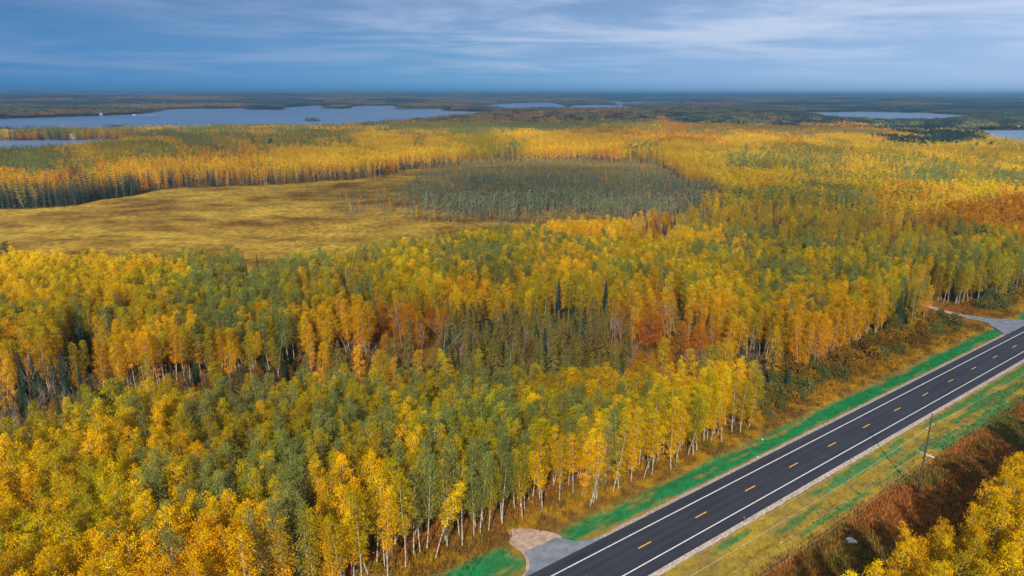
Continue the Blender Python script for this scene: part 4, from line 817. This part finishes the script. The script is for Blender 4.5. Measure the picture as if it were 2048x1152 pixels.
far_band('far_woods', 2900, 8000, 58, PM2, 'dark mixed woods beyond the lakes')
far_band('horizon_woods', 8000, 17000, 112, PM2, 'blue hazy woods along the horizon', 1.95)
# islands and shore points too small for the patches
def shore_trees():
    Xs, Ys = [], []
    X, Y = scatter(-2600, 3400, 1100, 6200, 14); d = np.hypot(X, Y); k = (d > 1500) & frame(X, Y, 60); X, Y = X[k], Y[k]; dl = lakedist(X, Y); k = (dl > 3) & (dl < 46); X, Y = X[k], Y[k]
    isl = []
    for (cx_, cy_, wx, n) in ((625, 242.5, 13, 26), (670, 216.5, 28, 70), (530, 219, 36, 90), (835, 217.8, 52, 90), (925, 221.5, 40, 90), (505, 217, 4, 4), (1018, 209, 6, 6)):
        c = gp(cx_, cy_); r_ = wx / F * math.hypot(*c); a = rng.uniform(0, 6.28, n); q = rng.random(n) ** .5; isl.append((c[0] + r_ * q * np.cos(a), c[1] + r_ * 1.2 * q * np.sin(a)))
    X = np.concatenate([X] + [i_[0] for i_ in isl]); Y = np.concatenate([Y] + [i_[1] for i_ in isl]); n = len(X); m = rng.random(n)
    tint = np.where((m < .5)[:, None], np.array([[0.04, .07, .05]]), np.where((m < .8)[:, None], np.array([[.12, .13, .04]]), np.array([[.30, .14, .03]])))
    sh = [v['joined'] for v in SHAPES['maple']['l1']] + [v['joined'] for v in SHAPES['aspen']['l1']]
    instancer('shoreline_trees', np.stack([X, Y, np.zeros(n)], -1), rng.uniform(0, 6.28, n), np.stack([np.full(n, 1.5), np.full(n, 1.5), rng.uniform(.45, .75, n)], -1), rng.integers(0, len(sh), n), tint, sh, 'dark trees lining the lake shores and islands')
shore_trees()
M_isl = simple('shore_ground', [(0.3, (0.05, 0.05, 0.03)), (0.7, (0.12, 0.10, 0.06))], 0.1)
for (cx_, cy_, wx, lab) in ((625, 242.5, 14, 'tiny wooded islet close to the near shore'), (670, 216.5, 30, 'round wooded island before the far shore'), (530, 219, 38, 'low wooded island by the far shore'), (835, 217.8, 54, 'long thin wooded island right of the round one'), (925, 221.5, 42, 'wooded point at the right end of the lake')):
    c = gp(cx_, cy_); r_ = wx / F * math.hypot(*c); ang = np.arange(20) * 2 * math.pi / 20; P = [(c[0] + r_ * math.cos(a) * (1 + .15 * math.sin(3 * a)), c[1] + r_ * 1.25 * math.sin(a) * (1 + .1 * math.sin(2 * a + 1))) for a in ang]
    V = [(p[0], p[1], 0.3) for p in P] + [(c[0] + (p[0] - c[0]) * .9, c[1] + (p[1] - c[1]) * .9, 1.2) for p in P]; me = bpy.data.meshes.new('island'); me.from_pydata(V, [], [(i, (i + 1) % 20, 20 + (i + 1) % 20, 20 + i) for i in range(20)] + [tuple(range(20, 40))]); me.materials.append(M_isl)
    tag(mobj('island', me), kind='structure', label=lab)

# grass and brush tufts on the verge
G = Geo()
for _ in range(26):
    a = rng.uniform(0, 6.28); l_ = rng.uniform(.10, .36); r0 = rng.uniform(0, .22); b0 = rng.uniform(0, 6.28); o_ = np.array([math.cos(b0) * r0, math.sin(b0) * r0, 0]); d = np.array([math.cos(a) * .4, math.sin(a) * .4, 1.0]) * l_; s_ = np.array([-math.sin(a), math.cos(a), 0]) * .035
    G.add([o_ - s_, o_ + s_, o_ + d * .6 + s_ * .7, o_ + d], [(0, 1, 2, 3)], np.full(3, rng.uniform(.7, 1.25)), 0)
tuft = G.mesh('grass_tuft', [M_leaf])
X, Y = scatter(-20, 230, 70, 260, 0.62); s, w_ = sw(X, Y); a = np.abs(w_); k = in_verge(X, Y) & (a > 7.0) & frame(X, Y, 4) & (s < 130) & (rng.random(len(X)) < 0.30 + 0.5 * sst(12, 20, a))
for P in PAVED:
    q = P.mean(0); k &= ~inpoly(q[0] + (X - q[0]) * 1.12 + .8 * (vnoise(X, Y) - .5), q[1] + (Y - q[1]) * 1.12 + .8 * (vnoise(X + 9, Y) - .5), P)
X, Y, w_ = X[k], Y[k], w_[k]; n = len(X); C = verge_col(X, Y) * 1.25; hs = np.where(np.abs(w_) < 12, .7, 1.2) + np.where(w_ > 16, 1.1, 0) + np.where(w_ < -13, .8, 0); hs = hs * rng.uniform(.6, 1.3, n)
instancer('verge_grass', np.stack([X, Y, verge_z(X, Y)], -1), rng.uniform(0, 6.28, n), np.stack([hs * 1.1, hs * 1.1, hs], -1), np.zeros(n, int), C, [tuft], 'grass and brush tufts along both verges')

# ------------------------------------------------------------------ power line
M_pole = simple('weathered_pole', [(0.35, (0.035, 0.026, 0.024)), (0.65, (0.085, 0.065, 0.055))], 3, stretch=(1, 1, .3))
M_arm = simple('grey_arm', [(0.35, (0.50, 0.48, 0.47)), (0.65, (0.66, 0.64, 0.62))], 4)
M_ins = simple('porcelain', [(0.4, (0.6, 0.6, 0.6)), (0.6, (0.75, 0.75, 0.75))], 3, rough=.3)
M_wire = simple('wire_metal', [(0.4, (0.36, 0.33, 0.28)), (0.6, (0.46, 0.42, 0.36))], 2, rough=.5)
PB = np.array([80.3, 118.7]); SPAN = 96.0
def geoobj(name, lst, mat, parent):
    G = Geo()
    for V, Fq in lst: G.add(V, Fq, (1, 1, 1), 0)
    return mobj(name, G.mesh(name, [mat], smooth=False), parent)
def rotbox(cx_, cy_, cz, sx, sy, sz): return box_vf(cx_, cy_, cz, sx, sy, sz)
ARM_Z = 9.3
def power_pole(p):
    e = bpy.data.objects.new('power_pole', None); link(e); e.location = (p[0], p[1], 0); e.rotation_euler = (0, 0, math.atan2(RN[1], RN[0]))   # local x = across the line
    geoobj('pole', [tube([(0, 0, -.4), (0, 0, 9), (0, 0, 18)], [.19, .16, .11], 10)], M_pole, e)
    geoobj('crossarm', [rotbox(0, .19, ARM_Z, 3.3, .14, .17)], M_arm, e)
    geoobj('brace', [tube([(-.7, .17, ARM_Z), (0, .15, ARM_Z - .7)], [.02, .02], 4)], M_arm, e); geoobj('brace', [tube([(.7, .17, ARM_Z), (0, .15, ARM_Z - .7)], [.02, .02], 4)], M_arm, e)
    for x in (-1.5, -.8, .8, 1.5): geoobj('insulator', [tube([(x, .17, ARM_Z + .07), (x, .17, ARM_Z + .16), (x, .17, ARM_Z + .17), (x, .17, ARM_Z + .26)], [.03, .03, .07, .05], 6)], M_ins, e)
    geoobj('insulator', [tube([(0, 0, 18), (0, 0, 18.12), (0, 0, 18.3)], [.03, .07, .05], 6)], M_ins, e)
    geoobj('insulator', [tube([(.15, 0, 15.9), (.4, 0, 16), (.55, 0, 16.05)], [.03, .08, .06], 6)], M_ins, e); geoobj('insulator', [tube([(-.15, 0, 14.6), (-.4, 0, 14.7), (-.55, 0, 14.75)], [.03, .08, .06], 6)], M_ins, e)
    return e
# geometry of the line: wires are strung between this pole and its neighbours outside the view
e = power_pole(PB); tag(e, 'dark wooden power pole with a grey crossarm beside the verge', 'power pole')
for x, z in ((-1.5, ARM_Z + .26), (-.8, ARM_Z + .26), (.8, ARM_Z + .26), (1.5, ARM_Z + .26), (.55, 16.05), (-.55, 14.75), (0, 18.3)):
    L_ = []
    for sgn in (-1, 1):
        t = np.linspace(0, 1, 17); P = PB + RN * x; pts = np.array([(*(P + RE * sgn * SPAN * q), z - 4 * 1.3 * q * (1 - q)) for q in t]); L_.append(tube(pts, np.full(17, .011 if z < 12 else .016), 4))
    o = geoobj('power_line', L_, M_wire, None); h_ = {-1.5: 'outer road-side', -.8: 'inner road-side', .8: 'inner forest-side', 1.5: 'outer forest-side'}.get(x)
    tag(o, (h_ + ' wire strung from the crossarm of the pole') if h_ else {18.3: 'topmost wire strung from the tip of the pole', 16.05: 'upper wire from the forest-side bracket of the pole', 14.75: 'lower wire from the road-side bracket of the pole'}[z], 'power line', 'wires of the power line')

# ------------------------------------------------------------------ small things
def rock(name, x, y, z, sx, sy, sz, mat, seed):
    import bmesh
    bm = bmesh.new(); bmesh.ops.create_icosphere(bm, subdivisions=3, radius=1); r = np.random.default_rng(seed); ph = r.uniform(0, 6, 6)
    for v in bm.verts:
        c = v.co; k = 1 + .13 * math.sin(3 * c.x + ph[0]) * math.sin(2.4 * c.y + ph[1]) + .09 * math.sin(5 * c.z + ph[2] + 4 * c.x) + .03 * r.uniform(-1, 1); v.co = Vector((c.x * k * sx, c.y * k * sy, max(c.z * k, -.3) * sz))
    me = bpy.data.meshes.new(name); bm.to_mesh(me); bm.free(); me.materials.append(mat); o = mobj(name, me); o.location = (x, y, z); o.rotation_euler[2] = seed; return o
M_rock = simple('pale_rock', [(0.35, (0.35, 0.33, 0.33)), (0.65, (0.62, 0.60, 0.60))], 2.0, bump=.3)
p = gp(1700, 1086); tag(rock('boulder', p[0], p[1], .3, 1.15, .8, .65, M_rock, 3), 'pale grey boulder lying in the rust brown brush', 'boulder')
for px_s, py_s, r_, lab in ((1525, 880, .28, 'small white stone on the grass above the shoulder'), (1515, 915, .2, 'tiny white stone at the edge of the green verge'), (1562, 1086, .2, 'small pale stone near the forest edge brush')):
    p = gp(px_s, py_s); tag(rock('stone', p[0], p[1], .15, r_, r_ * .8, r_ * .6, M_rock, int(px_s)), lab, 'stone')
p = gp(1487, 1045); e = bpy.data.objects.new('marker_post', None); link(e); e.location = (p[0], p[1], 0)
geoobj('post', [box_vf(0, 0, .6, .09, .06, 1.3)], M_pole, e); geoobj('reflector', [box_vf(0, -.04, 1.12, .11, .02, .16)], M_ins, e); tag(e, 'short dark marker post at the edge of the gravel shoulder', 'marker post')
p = gp(1893, 818); e = bpy.data.objects.new('marker_post', None); link(e); e.location = (p[0], p[1], 0)
M_red = simple('orange_plastic', [(.4, (.6, .12, .03)), (.6, (.7, .17, .04))], 2)
geoobj('post', [box_vf(0, 0, .5, .12, .08, 1.0)], M_red, e); geoobj('cap', [box_vf(0, 0, 1.03, .16, .12, .07)], M_red, e); tag(e, 'stubby orange marker post where the shoulder meets green grass', 'marker post')
# boats and lakeside houses (far off)
M_wht = simple('white_gelcoat', [(.4, (.75, .75, .75)), (.6, (.85, .85, .85))], 1, rough=.4); M_roof = simple('grey_roof', [(.4, (.22, .22, .23)), (.6, (.32, .31, .31))], 1); M_glass = simple('dark_glass', [(.4, (.02, .03, .04)), (.6, (.04, .05, .06))], 1, rough=.1)
M_foam = simple('foam', [(.35, (.45, .50, .58)), (.6, (.85, .86, .88))], .4)
p = gp(268, 230.5); e = bpy.data.objects.new('motorboat', None); link(e); e.location = (p[0], p[1], .35)
Vh = np.array([(-6, -1.6, 0), (3.5, -1.7, 0), (7.5, 0, 0), (3.5, 1.7, 0), (-6, 1.6, 0), (-6, -1.9, 1.6), (3.5, -2.1, 1.7), (8.5, 0, 2.0), (3.5, 2.1, 1.7), (-6, 1.9, 1.6)]); me = bpy.data.meshes.new('hull'); me.from_pydata(Vh.tolist(), [], [(0, 1, 6, 5), (1, 2, 7, 6), (2, 3, 8, 7), (3, 4, 9, 8), (4, 0, 5, 9), (5, 6, 7, 8, 9)]); me.materials.append(M_wht); mobj('hull', me, e)
geoobj('cabin', [box_vf(-.5, 0, 2.5, 4, 2.6, 1.7)], M_wht, e); geoobj('windscreen', [box_vf(1.55, 0, 2.7, .15, 2.3, 1.0)], M_glass, e); tag(e, 'white motorboat crossing the lake with a pale wake', 'boat')
V = [(p[0] + x, p[1] + y, .42) for x, y in ((6, -2), (20, -9), (75, -16), (80, 0), (75, 14), (20, 6), (6, 2))]; me = bpy.data.meshes.new('wake'); me.from_pydata(V, [], [tuple(range(7))]); me.materials.append(M_foam); tag(mobj('wake', me), 'pale foam wake trailing beside the motorboat', kind='stuff')
M_side = simple('pale_siding', [(.4, (.36, .36, .36)), (.6, (.46, .46, .45))], 1)
def house(px_s, py_s, wx, lab, zt=0):
    p = gp(px_s, py_s); e = bpy.data.objects.new('lake_house', None); link(e); e.location = (p[0], p[1], .3)
    geoobj('wall', [box_vf(0, 0, 3, wx, wx * .7, 6)], M_side, e); a, b_ = wx / 2 + .7, wx * .35 + .7
    me = bpy.data.meshes.new('roof'); me.from_pydata([(-a, -b_, 6), (a, -b_, 6), (a, b_, 6), (-a, b_, 6), (-a, 0, 9.5), (a, 0, 9.5)], [], [(0, 1, 5, 4), (2, 3, 4, 5), (0, 4, 3), (1, 2, 5), (0, 3, 2, 1)]); me.materials.append(M_roof); mobj('roof', me, e)
    for x in (-.3, 0, .3): geoobj('window', [box_vf(x * wx, -wx * .35 - .03, 3.4, wx * .14, .1, 1.8)], M_glass, e)
    tag(e, lab, 'house', 'houses on the lake shores')
house(148, 279.5, 8, 'white cottage at the tip of the wooded spit'); house(203, 231.8, 10, 'white house on the far shore near the sunlit point'); house(2036, 259.5, 8, 'white house above the small water at the right')

# ------------------------------------------------------------------ cloud deck: added unseen above the view, shaped to shade chosen parts of the land
ALT = 2000.0
def cd(px_, py_, rx, ry, dens, rot=0.0):
    p = gp(px_, py_); return (*p, rx, ry, dens, rot)
CL = []
def add_cloud(x, y, rx, ry, dens, rot=0.0): CL.append((x, y, rx, ry, dens, rot))
def dens_at_ground(X, Y):
    n = fbm(X / 420 + 2, Y / 420 + 5, 4); n2 = fbm(X / 110 + 9, Y / 110, 3)
    X = X + 260 * (vnoise(X / 300, Y / 300) - .5); d = np.zeros_like(X)
    # everything beyond the sunlit belt lies in shade
    edge = 1230 - 0.10 * X + 700 * sst(100, 900, X) + 260 * (n - .5) * 2
    d = np.maximum(d, sst(edge - 120, edge + 260, Y) * (0.34 + 0.34 * n))
    d = d * (1 - .65 * sst(2200, 8000, Y)); hole = np.exp(-(((X + 1850) / 320) ** 2 + ((Y - 3450) / 420) ** 2)) + np.exp(-(((X - 4700) / 1500) ** 2 + ((Y - 7800) / 1100) ** 2)); d = d * (1 - .8 * np.clip(hole, 0, 1))
    # bog shade, shade over the rusty wood, added veil that dims the front
    e1 = np.exp(-(((X - 20) / 135) ** 2 + ((Y - 552) / 92) ** 2) ** 1.5); d = np.maximum(d, e1 * .82)
    e2 = np.exp(-(((X - 190) / 120) ** 2 + ((Y - 375) / 60) ** 2) ** 1.5); d = np.maximum(d, e2 * .62)
    e3 = np.exp(-(((X + 460) / 350) ** 2 + ((Y - 900) / 330) ** 2) ** 1.5); d = np.maximum(d, e3 * .60)
    e4 = np.exp(-(((X + 300) / 200) ** 2 + ((Y - 560) / 60) ** 2) ** 1.5); d = np.maximum(d, e4 * .30)
    front = (1 - sst(180, 235, Y - 0.12 * X + 40 * (n2 - .5))) * .45; d = np.maximum(d, front)
    d = np.maximum(d, .32 * sst(-120, -10, X) * (1 - sst(400, 500, Y + 60 * (n - .5))))  # wider veil added to dim the land before the sunlit belt
    patch = fbm(X / 260 + 31, Y / 150 + 12, 3); d = np.maximum(d, .55 * sst(.54, .66, patch) * sst(430, 560, Y) * sst(-60, 90, X))  # broken shade added for variety across the belt
    mid = np.exp(-(((X - 60) / 130) ** 2 + ((Y - 255) / 50) ** 2) ** 1.2) * .30; d = np.maximum(d, mid)
    return np.clip(d, 0, .9)
mt, nt = newmat('cloud'); va = N(nt, 'ShaderNodeAttribute', attribute_type='GEOMETRY', attribute_name='var'); d1 = N(nt, 'ShaderNodeBsdfDiffuse'); d1.inputs[0].default_value = (.8, .8, .8, 1); t1 = N(nt, 'ShaderNodeBsdfTranslucent'); t1.inputs[0].default_value = (.8, .8, .8, 1)
mx = N(nt, 'ShaderNodeMixShader'); mx.inputs[0].default_value = .6; L(nt, d1.outputs[0], mx.inputs[1]); L(nt, t1.outputs[0], mx.inputs[2]); tr = N(nt, 'ShaderNodeBsdfTransparent'); m2 = N(nt, 'ShaderNodeMixShader'); L(nt, va.outputs['Fac'], m2.inputs[0]); L(nt, tr.outputs[0], m2.inputs[1]); L(nt, mx.outputs[0], m2.inputs[2]); out(nt, m2.outputs[0])  # material of the added shading layer, opacity from its density
off = SUNV[:2] / SUNV[2] * ALT
def shading_cloud_sheet():
    Gs = []
    xs = np.concatenate([np.arange(-9000, -1000, 250), np.arange(-1000, 1000, 22), np.arange(1000, 9001, 250)]); ys = np.concatenate([np.arange(60, 1600, 22), np.arange(1600, 13000, 250)])
    X, Y = np.meshgrid(xs, ys, indexing='ij'); D = dens_at_ground(X, Y); nx, ny = X.shape; q = 1 - np.sqrt(1 - np.clip(D, 0, .95))
    i, j = np.meshgrid(np.arange(nx - 1), np.arange(ny - 1), indexing='ij'); Fq = np.stack([i * ny + j, (i + 1) * ny + j, (i + 1) * ny + j + 1, i * ny + j + 1], -1).reshape(-1, 4)
    keep = q.ravel()[Fq].max(1) > .004; Fq = Fq[keep]; n = nx * ny
    top = np.stack([X + off[0], Y + off[1], ALT + 4 + 120 * D + 30 * D * fbm(X / 150, Y / 150, 3)], -1).reshape(-1, 3); bot = np.stack([X + off[0], Y + off[1], ALT - 12 * D], -1).reshape(-1, 3)
    V = np.concatenate([bot, top]); F2 = np.concatenate([Fq, Fq + n]); c = np.repeat(np.concatenate([q.ravel(), q.ravel()])[:, None], 3, 1); u, inv = np.unique(F2, return_inverse=True)
    return mesh_from('shading_cloud_layer', V[u], inv.reshape(-1, 4), [mt], var=c[u], smooth=True)
tag(mobj('shading_cloud_layer', shading_cloud_sheet()), 'unseen cloud layer added high up to shade the woods', kind='stuff')

# ------------------------------------------------------------------ haze
mt, nt = newmat('haze_air'); pv = N(nt, 'ShaderNodeVolumePrincipled'); pv.inputs['Color'].default_value = (0.36, 0.74, 1.0, 1); pv.inputs['Density'].default_value = 1.5e-4; pv.inputs['Anisotropy'].default_value = 0.5
oo = N(nt, 'ShaderNodeOutputMaterial'); L(nt, pv.outputs[0], oo.inputs['Volume']); mt.cycles.homogeneous_volume = True if hasattr(mt.cycles, 'homogeneous_volume') else None
V, Fq = box_vf(0, 0, 54, 36000, 36000, 112); V[:, 2] = np.where(V[:, 2] > 50, 112, -2.5)
o = mobj('haze', mesh_from('haze', V, Fq, [mt])); tag(o, 'thin blue haze over the far woods', kind='stuff')
print('trees', len(T_['X']), 'individual', int(ind.sum()), 'dup labels', sum(len(v) for v in used.values() if len(v) > 1), 'objects', len(sc.objects))
